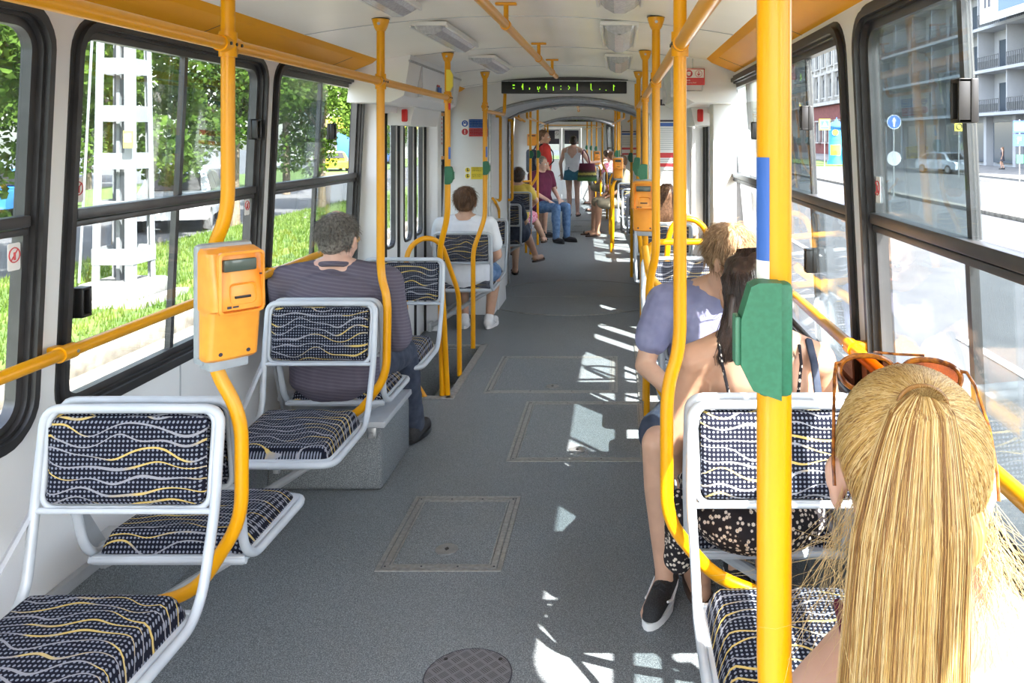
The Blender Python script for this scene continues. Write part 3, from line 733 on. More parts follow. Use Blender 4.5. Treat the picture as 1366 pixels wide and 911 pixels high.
pole('yellow pole bending outward beside the long-haired woman', [(XR, 2.12, ct(XR)), (XR, 2.12, 1.04), (.558, 2.12, .94), (.558, 2.12, .60), (.68, 2.15, .44), (.84, 2.15, .38)], clamp=(H_R,), group=GP)
pole('yellow pole bending outward beside the man in lavender', [(XR, 3.42, ct(XR)), (XR, 3.42, 1.09), (.565, 3.45, .99), (.565, 3.45, .62), (.66, 3.47, .44), (.84, 3.47, .38)], clamp=(H_R,), group=GP)
pole('yellow pole carrying the right ticket validator before the stepwell', [(XR, 4.73, ct(XR)), (XR, 4.73, 1.0), (.60, 4.75, .8), (.60, 4.98, 0.0)], clamp=(H_R,), button=(1.335, 1.435), group=GP)
pole('yellow pole with a green box just behind the right validator', [(XR, 6.2, ct(XR)), (XR, 6.2, .9), (.62, 6.22, .7), (.62, 6.24, 0.0)], button=(1.30, 1.44), group=GP)
def rail(name, label, pts, cat='handrail', clamps=(), sec=1, r=R, rad=.06, brackets=(), ends=None):
    t = thing(name, label, cat); m = MB(); m.tube(bez(pts, rad, 6), r, 16); obj('tube', m, M['yellow'], t)
    for c in clamps:
        m = MB(); sd = -1 if c[0] < 0 else 1
        m.cyl((c[0], c[1]-.03, c[2]), (c[0], c[1]+.03, c[2]), .022, n=18); m.box((c[0]+sd*.022, c[1], c[2]), (.045, .035, .036), bev=.006); obj('wall_clamp', m, M['yellow'], t)
        m = MB(); m.cyl((c[0]-sd*.019, c[1]+.018, c[2]), (c[0]-sd*.0245, c[1]+.018, c[2]), .0045, n=8); obj('screw', m, M['metal'], t)
    for (x, y, z) in brackets:
        zc = ceil_z(x)
        m = MB(); m.cyl((x, y, z), (x, y, zc-.004), .010, n=12); m.box((x, y, zc-.006), (.085, .03, .010), bev=.003); m.cyl((x, y-.025, z), (x, y+.025, z), .0215, n=16); obj('hanger', m, M['yellow'], t)
    if sec != 1: place(t, sec)
    return t
rail('overhead_handrail', 'yellow overhead handrail along the left-hand poles', [(XL, -.6, H_R), (XL, 4.87, H_R)])
rail('overhead_handrail', 'yellow overhead handrail along the right-hand poles', [(XR, -.6, H_R), (XR, 4.73, H_R)])
rail('overhead_handrail', 'yellow grab bar hanging from the middle of the ceiling in front of the dot display', [(-.01, -.3, 2.03), (-.01, 5.98, 2.03)], brackets=[(-.01, 3.27, 2.03), (-.01, 4.64, 2.03), (-.01, 5.6, 2.03), (-.01, 1.8, 2.03)])
rail('window_rail', 'yellow rail across the windows on the tree side', [(-1.09, -.6, .99), (-1.09, 4.85, .99), (-1.14, 4.93, .99)], clamps=[(-1.09, 2.275, .99), (-1.09, 3.66, .99), (-1.09, .92, .99)])
rail('window_rail', 'yellow rail across the windows on the street side', [(1.095, -.6, .99), (1.095, 4.85, .99), (1.14, 4.93, .99)], clamps=[(1.095, 2.33, .99), (1.095, 3.76, .99), (1.095, 1.0, .99)])
# hoops and guard rails by the stepwells
rail('guard_hoop', 'yellow arched hoop at the near edge of the left stepwell', [(-.74, 5.03, 0), (-.86, 5.03, .19), (-.86, 5.03, .82), (-.84, 5.05, .92), (-.76, 5.10, .975), (-.68, 5.2, .93), (-.64, 5.35, .70), (-.62, 5.48, .55), (-.62, 5.50, 0)], 'guard rail', rad=.09, r=.016)
rail('guard_hoop', 'straight yellow post beside the arched hoop at the left stepwell', [(-.655, 5.05, .80), (-.64, 5.05, 0)], 'guard rail', r=.016)
rail('guard_rail', 'yellow looped guard rail behind the man in lavender', [(.60, 4.70, .0), (.60, 4.70, .92), (.63, 4.70, .99), (1.02, 4.72, .99), (1.06, 4.72, .95), (1.06, 4.72, .82)], 'guard rail', r=.018)
rail('guard_hoop', 'yellow arch standing behind the looped guard rail', [(.72, 4.95, .70), (.74, 4.95, 1.02), (.80, 4.95, 1.10), (.90, 4.95, 1.10), (.98, 4.95, 1.02), (.98, 4.95, .70)], 'guard rail', r=.018, rad=.09)
rail('guard_rail', 'low yellow cross rail in front of the arch behind the man in lavender', [(.58, 4.45, 1.0), (.60, 4.40, .86), (.66, 4.38, .78), (1.0, 4.38, .78), (1.10, 4.38, .78)], 'guard rail', r=.019)
rail('gangway_grab_bar', 'upright yellow grab bar on the gangway wall behind the far left stepwell pole', [(-.745, 8.0, 1.80), (-.70, 8.0, 1.80), (-.70, 8.0, .98), (-.745, 8.0, .98)], 'grab bar', r=.015, rad=.03)
rail('gangway_grab_bar', 'upright yellow grab bar at the far end of the gangway wall', [(-.745, 8.9, 1.78), (-.70, 8.9, 1.78), (-.70, 8.9, .92), (-.745, 8.9, .92)], 'grab bar', r=.015, rad=.03)
rail('gangway_grab_bar', 'short kinked yellow bar under the gangway grab bar', [(-.74, 7.75, 1.02), (-.70, 7.7, .98), (-.70, 7.9, .90), (-.70, 7.9, .62)], 'grab bar', r=.013, rad=.03)
rail('overhead_handrail', 'yellow cranked handrail rising to the ceiling by the dot display', [(XL, 6.25, 1.79), (-.56, 7.25, 1.79), (-.56, 7.3, 2.04)], r=.015)
rail('overhead_handrail', 'yellow overhead handrail leading into the right gangway', [(XR, 4.73, H_R), (XR, 6.9, H_R), (XR, 6.95, 2.04)], r=.015)
# sections 2 and 3, smaller in view
def pole_pair(sec, x, y, label, bend=-1, btn=True, grp='yellow poles in the car sections beyond the gangway'):
    return pole(label, [(x, y, ct(x)), (x, y, 1.06), (x+bend*.09, y, .92), (x+bend*.09, y, 0.0)], button=(1.31, 1.42) if btn else None, sec=sec, group=grp, bdir=-1 if x > 0 else 1)
pole('yellow pole with a green box beside the seated man in maroon', [(-.64, 11.30, ct(.64)), (-.64, 11.30, 0.0)], button=(1.31, 1.42), sec=2, group='yellow poles in the car sections beyond the gangway', bdir=1)
pole('yellow pole bending toward the wall at the crossbar, in front of the red shirt', [(-.55, 11.45, ct(.55)), (-.55, 11.45, 1.08), (-.62, 11.45, .95), (-.71, 11.45, .85), (-.71, 11.45, 0.0)], button=(1.31, 1.42), sec=2, group='yellow poles in the car sections beyond the gangway', bdir=1)
rail('guard_rail', 'horizontal yellow bar from the gangway wall to the pole by the man in maroon', [(-1.10, 11.0, 1.00), (-.64, 11.28, 1.00)], 'guard rail', sec=2, r=.015)
rail('guard_rail', 'low yellow crossbar between the two middle section poles', [(-.72, 11.45, .12), (-.62, 11.3, .12)], 'guard rail', sec=2, r=.013)
pole('thin yellow pole partly hidden behind the green-boxed pole by the red shirt', [(-.60, 12.3, ct(.60)), (-.60, 12.3, 0)], sec=2, group='yellow poles in the car sections beyond the gangway')
pole_pair(2, .56, 11.45, 'yellow pole under the far orange validator')
pole_pair(2, .60, 11.9, 'yellow pole just behind the far orange validator')
pole('yellow pole in the gangway mouth behind the right validator', [(.64, 9.4, ct(.64)), (.64, 9.4, 0)], button=(1.31, 1.42), sec=2, group='yellow poles in the car sections beyond the gangway')
pole_pair(2, .60, 13.6, 'yellow pole beside the man in khaki shorts', btn=False)
for k, (x, y, lb) in enumerate(((.54, 16.2, 'yellow far section pole held by the standing woman'), (.54, 17.5, 'second yellow pole behind the hand of the standing woman'), (.54, 18.8, 'third yellow pole beyond the standing woman, near the bare-armed passenger'), (.54, 20.1, 'last yellow pole on the street side before the cab wall'), (-.54, 16.0, 'yellow pole behind the head of the man in red'), (-.54, 17.9, 'yellow pole close to the left cab door'))):
    pole_pair(3, x, y, lb, bend=1 if x > 0 else -1, btn=k in (1, 2, 3), grp='yellow poles in the far car section')
for sd, n_ in ((-1, 'tree'), (1, 'street')):
    rail('overhead_handrail', 'yellow overhead handrail of the middle section on the %s side' % n_, [(sd*.56, 9.5, 2.02), (sd*.56, 9.55, H_R), (sd*.56, 13.6, H_R)], sec=2, r=.014)
    rail('overhead_handrail', 'yellow overhead handrail of the far section on the %s side' % n_, [(sd*.54, 16.0, H_R), (sd*.54, 20.9, H_R)], sec=3, r=.014)
rail('overhead_handrail', 'short ceiling grab bar in the middle section seen under the first dot display', [(0, 10.3, 2.03), (0, 13.5, 2.03)], brackets=[(0, 10.6, 2.03), (0, 13.2, 2.03)], sec=2, r=.014)
rail('overhead_handrail', 'yellow crosswise bar above the cab doors', [(-.9, 21.5, 1.93), (.9, 21.5, 1.93)], sec=3, r=.012)
for k, (y, lab) in enumerate(((9.7, 'yellow strap bar hanging beyond the gangway, first of the row'), (10.3, 'yellow strap bar hanging beyond the gangway, second of the row'))):
    for sd in (-1, 1):
        rail('ceiling_drop_bar', lab.replace('yellow', 'short yellow')+(', tree side' if sd < 0 else ', street side'), [(sd*.72, y, 2.06), (sd*.72, y, 1.84), (sd*.66, y+.2, 1.80)], 'grab bar', sec=2, r=.014, rad=.04)
# ------------------------------------------------------------------ ticket validators
def validator(label, group=None):
    """origin at the centre of the back plate, front faces -Y"""
    t = thing('ticket_validator', label, 'ticket validator', group=group)
    m = MB(); m.box((0, .028, -.005), (.115, .05, .30), bev=.008); m.box((0, .0, -.150), (.10, .06, .03), bev=.005); m.box((0, .005, .01), (.145, .03, .29), bev=.012); obj('mounting_box', m, M['grey'], t)
    m = MB()
    def prof(z):   # depth of the front at height z, and half width
        if z > .125: d = .075-.03*((z-.125)/.02)
        elif z > .02: d = .062+.020*min(1, (.125-z)/.10)
        elif z > -.005: d = .082
        elif z > -.012: d = .082-.02*(-.005-z)/.007
        else: d = .062-.018*((-.012-z)/.13)
        return d
    zs = [.145, .142, .135, .125, .11, .09, .07, .05, .03, .02, .008, -.005, -.012, -.03, -.06, -.09, -.115, -.130, -.137]
    nn = 20; rings = []
    for z in zs:
        e = min(1, (.147-z)/.012)*min(1, (z+.141)/.010); hw = .062+.008*min(1, max(0, e)); hw = hw if z > -.012 else hw-.004; d = prof(z)*(.75+.25*max(0, e))
        pts = [(-hw, 0), (-hw, -d+.016), (-hw+.004, -d+.006), (-hw+.014, -d), (0, -d-.002), (hw-.014, -d), (hw-.004, -d+.006), (hw, -d+.016), (hw, 0)]
        rings.append([m.b.verts.new(V((x, y-.008, z))) for x, y in pts])
    for a, b in zip(rings, rings[1:]):
        for k in range(len(a)):
            j = (k+1) % len(a); m.b.faces.new((a[k], a[j], b[j], b[k]))
    m.b.faces.new(rings[0]); m.b.faces.new(list(reversed(rings[-1])))
    obj('orange_cover', m, M['orange'], t, angle=40)
    m = MB(); m.ring([V((x, -.093, z)) for x, z in rrect(.116, .155, .012, 4, .002, .062)], [V((x, -.096, z)) for x, z in rrect(.104, .143, .010, 4, .002, .062)], (0, .012, 0)); obj('front_frame', m, M['orange'], t)
    m = MB(); m.box((0, -.083, .105), (.082, .014, .030), bev=.003); obj('display', m, M['lcd'], t)
    m = MB(); m.ring([V((x, -.0925, z)) for x, z in rrect(.066, .052, .012, 5, .006, .034)], [V((x, -.078, z)) for x, z in rrect(.054, .034, .008, 5, .006, .032)], (0, .01, 0)); obj('slot_recess', m, M['orange'], t)
    m = MB(); m.box((.004, -.0925, .026), (.040, .006, .006), bev=.001); obj('ticket_slot', m, M['black'], t)
    m = MB(); m.box((-.030, -.0935, .003), (.010, .002, .006)); m.box((-.014, -.0935, .003), (.014, .002, .004)); m.box((.052, -.089, .078), (.006, .004, .004)); m.cyl((-.035, -.058, -.118), (-.035, -.046, -.118), .005, n=10); m.cyl((.035, -.058, -.118), (.035, -.046, -.118), .005, n=10); obj('lettering', m, M['dark_print'], t)
    return t
gv = 'orange ticket validators on the poles'
v0 = validator('largest orange ticket validator, on the pole at the left above the empty patterned seats', gv)
v0.scale = (.98, .98, .98); v0.location = (-.558, 2.075, 1.168); v0.rotation_euler = (0, 0, math.radians(50))
v1 = copy_tree(v0, (.595, 4.69, 1.195), math.radians(-12), 'orange ticket validator on the pole just above the yellow guard rails', gv); v1.scale = (1, 1, 1)
v2 = copy_tree(v0, (.0, 0, 0), 0, 'small distant orange ticket validator up the aisle beyond the gangway', gv); v2.location = (.56, 11.40, 1.17); place(v2, 2); v2.scale = (1, 1, 1)
v3 = copy_tree(v0, (0, 0, 0), 0, 'tiny orange ticket validator beside the hand of the standing woman', gv); v3.location = (.54, 17.44, 1.17); place(v3, 3); v3.scale = (1, 1, 1)
# ------------------------------------------------------------------ ceiling lights
def light_unit(label, w_=.15, group='ceiling light units'):
    t = thing('ceiling_light', label, 'light', group=group); L = .82
    m = MB(); m.box((0, 0, -.008), (w_+.02, L+.02, .02), bev=.006); m.box((-w_*.5-.006, 0, -.02), (.012, L, .014), bev=.003); m.box((w_*.5+.006, 0, -.02), (.012, L, .014), bev=.003); obj('base', m, M['white'], t)
    m = MB(); hw = w_/2; P = [(-hw, -.014), (-hw*.75, -.036), (-hw*.28, -.054), (hw*.28, -.054), (hw*.75, -.036), (hw, -.014)]
    e = .03
    a = [m.b.verts.new(V((x, -L/2, -.014 if abs(z+.014) < 1e-6 else -.018))) for x, z in P]; b = [m.b.verts.new(V((x*.97, -L/2+e, z))) for x, z in P]; c = [m.b.verts.new(V((x*.97, L/2-e, z))) for x, z in P]; d = [m.b.verts.new(V((x, L/2, -.014 if abs(z+.014) < 1e-6 else -.018))) for x, z in P]
    for A, B in ((a, b), (b, c), (c, d)):
        for k in range(5): m.b.faces.new((A[k], A[k+1], B[k+1], B[k]))
    m.b.faces.new((a[0], a[5], d[5], d[0])); obj('diffuser', m, M['lens'], t, angle=15)
    m = MB(); m.cyl((0, -L/2+.03, -.052), (0, -L/2+.03, -.058), .008, n=10); obj('catch', m, M['metal'], t)
    return t
l0 = light_unit('ceiling light on the left row')
first = True
def put_light(x, y, label, sec=1):
    global first
    o = l0 if first else copy_tree(l0); first = False
    o.location = (x, y, ceil_z(x)-.003); o['label'] = label
    if sec != 1: place(o, sec)
for k, (y, lb) in enumerate(((2.78, 'ceiling light at the top edge above the grey-haired man'), (4.08, 'ceiling light between the first two ceiling flanges, tree side'), (5.55, 'ceiling light near the yellow emergency box, tree side'), (1.37, 'ceiling light above the near validator, tree side'))): put_light(-.41, y, lb)
for k, (y, lb) in enumerate(((2.68, 'ceiling light at the top edge right of the central grab bar'), (4.05, 'ceiling light in the middle of the street side row'), (5.45, 'ceiling light overlapping the end of the dot display'), (1.3, 'ceiling light above the big yellow pole'))): put_light(.44, y, lb)
for sd, nm in ((-1, 'tree'), (1, 'street')):
    for y, wd in ((10.0, 'nearer'), (11.5, 'middle'), (13.0, 'more distant')): put_light(sd*.40, y, '%s ceiling light of the middle car section, %s side' % (wd, nm), 2)
    for y, wd in ((16.6, 'nearer'), (18.2, 'middle'), (19.8, 'more distant')): put_light(sd*.40, y, '%s ceiling light of the far car section, %s side' % (wd, nm), 3)
# ------------------------------------------------------------------ dot displays
def dot_display(label, x, y, z, sec=1, w_=1.09):
    t = thing('dot_display', label, 'display')
    m = MB(); m.box((x, y, z), (w_, .07, .104), bev=.004); obj('housing', m, M['black'], t)
    m = MB(); n = 20; pr = [V((x-w_/2-.01+(w_+.02)*k/n, y, z+.078+.030*math.sin(PI*k/n))) for k in range(n+1)]; lo = [V((p.x, y, z+.062)) for p in pr]
    m.prism(pr+list(reversed(lo)), (0, .05, 0)); obj('top_cover', m, M['black'], t)
    m = MB(); m.box((x, y+.02, z+.058), (w_-.1, .02, .02)); obj('bracket', m, M['metal'], t)
    # the lit strokes as they show: partial letters
    S_ = .0078; rows = 7; glyph = {
        80: [(0,1),(0,2),(3,1),(3,2),(0,0)], 0: []}
    m = MB()
    cols = [(.075, [1, 1.01, 4]), (.083, [1, 4]), (.145, [2, 3]), (.152, [0, 1, 2, 3, 4, 5]), (.205, [4, 5]), (.27, [3, 4, 5]), (.278, [5, 7]), (.286, [3, 4]), (.332, [2, 3]), (.340, [0, 1, 2, 3, 4, 5]), (.395, [3, 4, 5, 6]), (.455, [2, 5]), (.515, [2]), (.523, [3, 4]), (.516, [5]), (.585, [0, 1, 2, 3, 4, 5, 6]), (.695, [0, 1, 2, 3, 4, 5]), (.703, [6]), (.765, [5]), (.815, [6]), (.875, [1, 2, 3, 4, 5, 6]), (.883, [2])]
    for fx, rs in cols:
        for r_ in rs: m.box((x-w_/2+w_*(fx+.02), y-.0365, z+.028-r_*.0088), (.0062, .003, .0072))
    obj('lit_dots', m, M['led'], t)
    if sec != 1: place(t, sec)
dot_display('wide black dot display with broken green-yellow characters under the ceiling, in front of the gangway', -.03, 7.2, 2.026)
dot_display('small distant black dot display above the cab doors', 0, 17.4, 1.99, 3)
# ------------------------------------------------------------------ signs
def text_mesh(txt, size, loc, mat, parent, name='lettering', rot=(PI/2, 0, 0), ext=.0006, align='LEFT'):
    cu = bpy.data.curves.new(name, 'FONT'); cu.body = txt; cu.size = size; cu.extrude = ext; cu.align_x = align
    o = bpy.data.objects.new(name+'_tmp', cu); COL.objects.link(o)
    bpy.context.view_layer.update()
    me = bpy.data.meshes.new_from_object(o.evaluated_get(bpy.context.evaluated_depsgraph_get())); bpy.data.objects.remove(o)
    me.name = name; me.materials.clear(); me.materials.append(mat)
    r = bpy.data.objects.new(name, me); COL.objects.link(r); r.parent = parent; r.location = loc; r.rotation_euler = rot
    return r
t = thing('wear_mask_sign', 'red and white mask sign with a down arrow hanging over the right stepwell', 'sign', (.865, 4.72, 1.93))
m = MB(); m.box((0, 0, .004), (.134, .012, .094), bev=.003); obj('board', m, M['red'], t)
m = MB(); m.box((.004, -.007, .022), (.116, .003, .048)); obj('white_field', m, M['paper'], t)
m = MB(); m.box((.004, -.007, -.022), (.116, .003, .030)); obj('red_band', m, M['redp'], t)
m = MB(); m.cyl((-.024, -.0085, .022), (-.024, -.010, .022), .021, n=28); obj('mask_disc', m, M['redp'], t)
m = MB(); m.prism([V((-.024+a, -.0105, .022+b)) for a, b in ((-.010, .010), (.010, .010), (.010, -.004), (.005, -.012), (-.005, -.012), (-.010, -.004))], (0, -.001, 0)); obj('mask_symbol', m, M['paper'], t)
m = MB(); m.tube([V((.032+.019*math.cos(q), -.0095, .022+.019*math.sin(q))) for q in [2*PI*j/28 for j in range(28)]], .0012, 5, closed=True); m.prism([V((.032+a, -.009, .022+b)) for a, b in ((-.002, .013), (.002, .013), (.002, -.004), (.009, .001), (.009, -.003), (0, -.013), (-.009, -.003), (-.009, .001), (-.002, -.004))], (0, -.001, 0)); m.box((-.024, -.0115, .022), (.014, .001, .002)); obj('arrow', m, M['redp'], t)
text_mesh('Maszk', .013, (-.048, -.0088, -.020), M['paper'], t); text_mesh('Emergency door', .010, (-.048, -.0088, -.033), M['paper'], t)
m = MB(); m.tube(bez([(-.045, .01, -.044), (-.045, .01, -.075), (.055, .01, -.075), (.055, .01, -.044)], .006, 3), .004, 8); obj('hanger_frame', m, M['metal'], t)
m = MB(); m.box((0, .012, .075), (.006, .006, .07)); obj('ceiling_mount', m, M['metal'], t)
def poster(name, label, x0, x1, z0, z1, y, rows, sec=1, cat='notice'):
    t = thing(name, label, cat); m = MB(); m.box(((x0+x1)/2, y, (z0+z1)/2), (x1-x0, .003, z1-z0)); obj('sheet', m, M['paper'], t)
    for (a, b, c, d, mt) in rows:
        m = MB(); m.box((x0+(x1-x0)*(a+b)/2, y-.0025, z0+(z1-z0)*(c+d)/2), ((x1-x0)*(b-a), .002, (z1-z0)*(d-c))); obj('printed_band', m, M[mt], t)
    if sec != 1: place(t, sec)
    return t
lines = lambda a, b, z0, z1, n, mt='strut': [(a, b-(.18 if k % 3 == 2 else .03), z1-(z1-z0)*(k+.45)/n, z1-(z1-z0)*(k+.1)/n, mt) for k in range(n)]
# left partition: blue and red notice, yellow notice
tl = poster('safety_notice', 'blue and red safety notice on the white gangway wall above the white t-shirt', -.975, -.735, 1.60, 1.755, 7.442, [(.0, .27, 0, 1, 'paper'), (.29, 1, .5, 1, 'blue'), (.29, 1, 0, .48, 'redp')]+lines(.32, .97, .55, .95, 4, 'paper')+lines(.32, .97, .05, .42, 4, 'paper'))
for (cz, mt) in ((1.717, 'blue'), (1.642, 'redp')):
    m = MB(); m.cyl((-.942, 7.4405, cz), (-.942, 7.438, cz), .029, n=28); d_ = obj('disc', m, M[mt], tl)
    m = MB()
    if mt == 'redp': m.box((-.942, 7.4365, cz+.006), (.007, .001, .026)); m.cyl((-.942, 7.437, cz-.016), (-.942, 7.436, cz-.016), .0042, n=10)
    else: m.tube([V((-.942+.012*math.cos(q), 7.4368, cz+.006+.010*math.sin(q))) for q in [2*PI*j/20 for j in range(20)]], .0015, 5, closed=True); m.prism([V((-.942+a, 7.437, cz+b)) for a, b in ((-.014, -.004), (.014, -.004), (.009, -.018), (-.009, -.018))], (0, -.001, 0))
    obj('symbol', m, M['paper'], d_)
ty = poster('yellow_notice', 'yellow notice with two round pictograms on the white gangway wall', -.945, -.735, 1.215, 1.325, 7.442, [(.0, .26, 0, 1, 'paper'), (.28, 1, 0, 1, 'yel_print')]+lines(.32, .9, .60, .95, 3, 'dark_print')+lines(.32, .9, .12, .42, 3, 'dark_print'))
for cz in (1.297, 1.243):
    m = MB(); m.cyl((-.917, 7.4405, cz), (-.917, 7.438, cz), .022, n=24); d_ = obj('disc', m, M['yel_print'], ty)
    m = MB(); m.box((-.917, 7.437, cz), (.008, .001, .022)); m.cyl((-.917, 7.4375, cz+.014), (-.917, 7.4365, cz+.014), .005, n=10); m.box((-.913, 7.437, cz-.004), (.018, .001, .005)); obj('symbol', m, M['dark_print'], d_)
poster('timetable_poster', 'tall poster with blue header and red bands behind the right-hand poles, partly in the sun', .80, 1.02, 1.30, 1.75, 7.442, [(0, 1, .96, 1, 'dark_print'), (0, 1, .87, .94, 'blue'), (0, 1, .24, .34, 'redp'), (0, 1, .06, .13, 'redp')]+lines(.03, .97, .38, .84, 12)+lines(.03, .97, .14, .22, 2))
m1 = poster('number_plate', 'small dark number plate reading 13 high on the right gangway wall', .79, .90, 1.88, 1.935, 7.442, [(0, 1, 0, 1, 'dark_print')]); text_mesh('13', .04, (.83, 7.4375, 1.89), M['paper'], m1)
poster('timetable_poster', 'smaller distant poster with blue header and red bands beyond the gangway', .72, 1.0, 1.27, 1.71, 14.09, [(0, 1, .95, 1, 'dark_print'), (0, 1, .85, .92, 'blue'), (0, 1, .28, .36, 'redp'), (0, 1, .08, .14, 'redp')]+lines(.05, .95, .42, .8, 9), sec=2)
t = poster('yellow_notice', 'pair of small yellow notices on the distant white wall behind the seated child', -.90, -.70, 1.16, 1.29, 14.09, [(.0, .28, .55, 1, 'paper'), (.3, 1, .55, 1, 'yel_print'), (0, .28, 0, .45, 'paper'), (.3, 1, 0, .45, 'yel_print')], sec=2)
t = thing('waste_box', 'flat orange box on the distant white wall above the yellow notices', 'box'); m = MB(); m.box((-.80, 14.06, 1.56), (.16, .06, .20), bev=.01); obj('body', m, M['orange'], t); m = MB(); m.box((-.80, 14.025, 1.63), (.12, .01, .02)); obj('opening', m, M['dark_print'], t); place(t, 2)
# hanging notice inside the window behind the left stepwell
t = thing('hanging_notice', 'vertical white notice in an orange holder in the narrow window by the left door', 'notice'); m = MB(); m.box((-1.085, 7.12, 1.60), (.004, .10, .36)); obj('sheet', m, M['paper'], t)
m = MB(); m.box((-1.08, 7.12, 1.79), (.012, .13, .03), bev=.003); m.box((-1.08, 7.12, 1.415), (.012, .13, .03), bev=.003); obj('holder', m, M['orange'], t)
m = MB()
for k in range(7): m.box((-1.082, 7.12, 1.75-.035*k), (.003, .02, .018))
obj('lettering', m, M['redp'], t)
# gangway housing with seat niche at left
t = thing('gangway_housing', 'white stepped housing at the left edge of the gangway beside the small patterned seat', 'housing')
m = MB(); m.prism([V((-1.10, 7.62, 0)), V((-.66, 7.62, 0)), V((-.69, 7.62, .62)), V((-.72, 7.62, .98)), V((-.80, 7.62, 1.02)), V((-1.10, 7.62, 1.02))], (0, .5, 0)); obj('body', m, M['lwhite'], t)
t2 = thing('gangway_housing', 'low white box under the small patterned seat at the gangway', 'housing'); m = MB(); m.box((-.88, 7.50, .165), (.42, .22, .33), bev=.01); obj('body', m, M['lwhite'], t2)
t = thing('gangway_housing', 'white housing at the right edge of the gangway behind the long-haired passenger', 'housing')
m = MB(); m.prism([V((1.10, 7.62, 0)), V((.68, 7.62, 0)), V((.71, 7.62, .62)), V((.74, 7.62, .90)), V((1.10, 7.62, .92))], (0, .5, 0)); obj('body', m, M['lwhite'], t)
# ------------------------------------------------------------------ the street outside (ground 0.85 m below the tram floor)
G = -.85
M['asphalt'] = nmat('asphalt', (.054,.057,.062), (.074,.077,.082), 1.3, .85, bmp=.3)
M['trackbed'] = nmat('paved_trackbed', (.15,.137,.118), (.25,.232,.20), 3.5, .9, detail=8)
M['kerb'] = nmat('kerb_stone', (.10,.09,.075), (.20,.185,.155), 7, .85, bmp=.4, bdist=.01)
M['grass'] = nmat('lawn', (.036,.078,.010), (.095,.145,.025), 2.2, .9, detail=8, bmp=.8, bdist=.03)
M['pave'] = nmat('pavement', (.17,.165,.155), (.22,.215,.205), 2, .85)
def box_obj(name, c, d, mat, kind='structure', bev=0, **k):
    m = MB(); m.box(c, d, bev=bev); return obj(name, m, mat, kind=kind, **k)
box_obj('ground', (0, 60, G-.05), (170, 230, .1), M['asphalt'])
box_obj('ground_trackbed', (-1.9, 40, G+.01), (6.3, 150, .03), M['trackbed'])
box_obj('ground_lawn', (-7.6, 40, G+.03), (4.6, 150, .10), M['grass'])
box_obj('kerb_left', (-5.18, 40, G+.08), (.30, 150, .20), M['kerb'], bev=.02)
box_obj('ground_lawn', (-21, 40, G+.03), (7, 150, .10), M['grass'])
box_obj('kerb_right', (12.4, 60, G+.06), (.35, 190, .14), M['kerb'], bev=.02)
box_obj('pavement', (28, 60, G+.05), (9, 190, .14), M['pave'])
box_obj('ground_lawn', (20, 84, G+.05), (4.4, 22, .10), M['grass'])
m = MB()
for k in range(7): m.box((4.6, 8+k*11, G+.012), (.12, 4, .012))
obj('road_markings', m, M['paper'], kind='structure')
m = MB(); m.box((2.6, 22, G+.012), (.16, 60, .012)); obj('road_line', m, M['yel_print'], kind='structure')
# grass blades along the near lawn
rnd = random.Random(5)
def tuft_mesh(n, x0, x1, y0, y1, h, seed):
    r = random.Random(seed); vs = []; fs = []
    for i in range(n):
        x, y = r.uniform(x0, x1), r.uniform(y0, y1); a = r.uniform(0, PI); hh = h*r.uniform(.5, 1.2); w_ = .012; dx, dy = math.cos(a)*w_, math.sin(a)*w_; lx, ly = r.uniform(-.05, .05), r.uniform(-.05, .05)
        b = len(vs); vs += [(x-dx, y-dy, G+.07), (x+dx, y+dy, G+.07), (x+lx, y+ly, G+.07+hh)]; fs.append((b, b+1, b+2))
    me = bpy.data.meshes.new('grass'); me.from_pydata(vs, [], fs); return me
def leafmat(name, c1, c2, tr=.45):
    m = bpy.data.materials.new(name); m.use_nodes = True; nt = m.node_tree; nt.nodes.clear()
    o = nt.nodes.new('ShaderNodeOutputMaterial'); d = nt.nodes.new('ShaderNodeBsdfDiffuse'); t = nt.nodes.new('ShaderNodeBsdfTranslucent'); mx = nt.nodes.new('ShaderNodeMixShader'); mx.inputs[0].default_value = tr
    f = noise_f(nt, 1.1, 6, .7); c = ramp(nt, f, [(.35, c1), (.62, c2)])
    nt.links.new(c.k, d.inputs[0]); nt.links.new(c.k, t.inputs[0]); nt.links.new(d.outputs[0], mx.inputs[1]); nt.links.new(t.outputs[0], mx.inputs[2]); nt.links.new(mx.outputs[0], o.inputs[0]); return m
M['leaf'] = leafmat('maple_leaves', (.03,.072,.010), (.125,.20,.038))
M['blade'] = leafmat('grass_blades', (.05,.105,.012), (.135,.195,.04))
M['bark'] = nmat('bark', (.10,.075,.05), (.18,.14,.10), 12, .9, bmp=.5, bdist=.02)
g = tuft_mesh(26000, -9.8, -5.3, 5, 34, .13, 3)
o = obj('grass', g, M['blade'], kind='stuff'); o['label'] = 'bright green lawn grass between the stone kerb and the road outside'; o['category'] = 'grass'
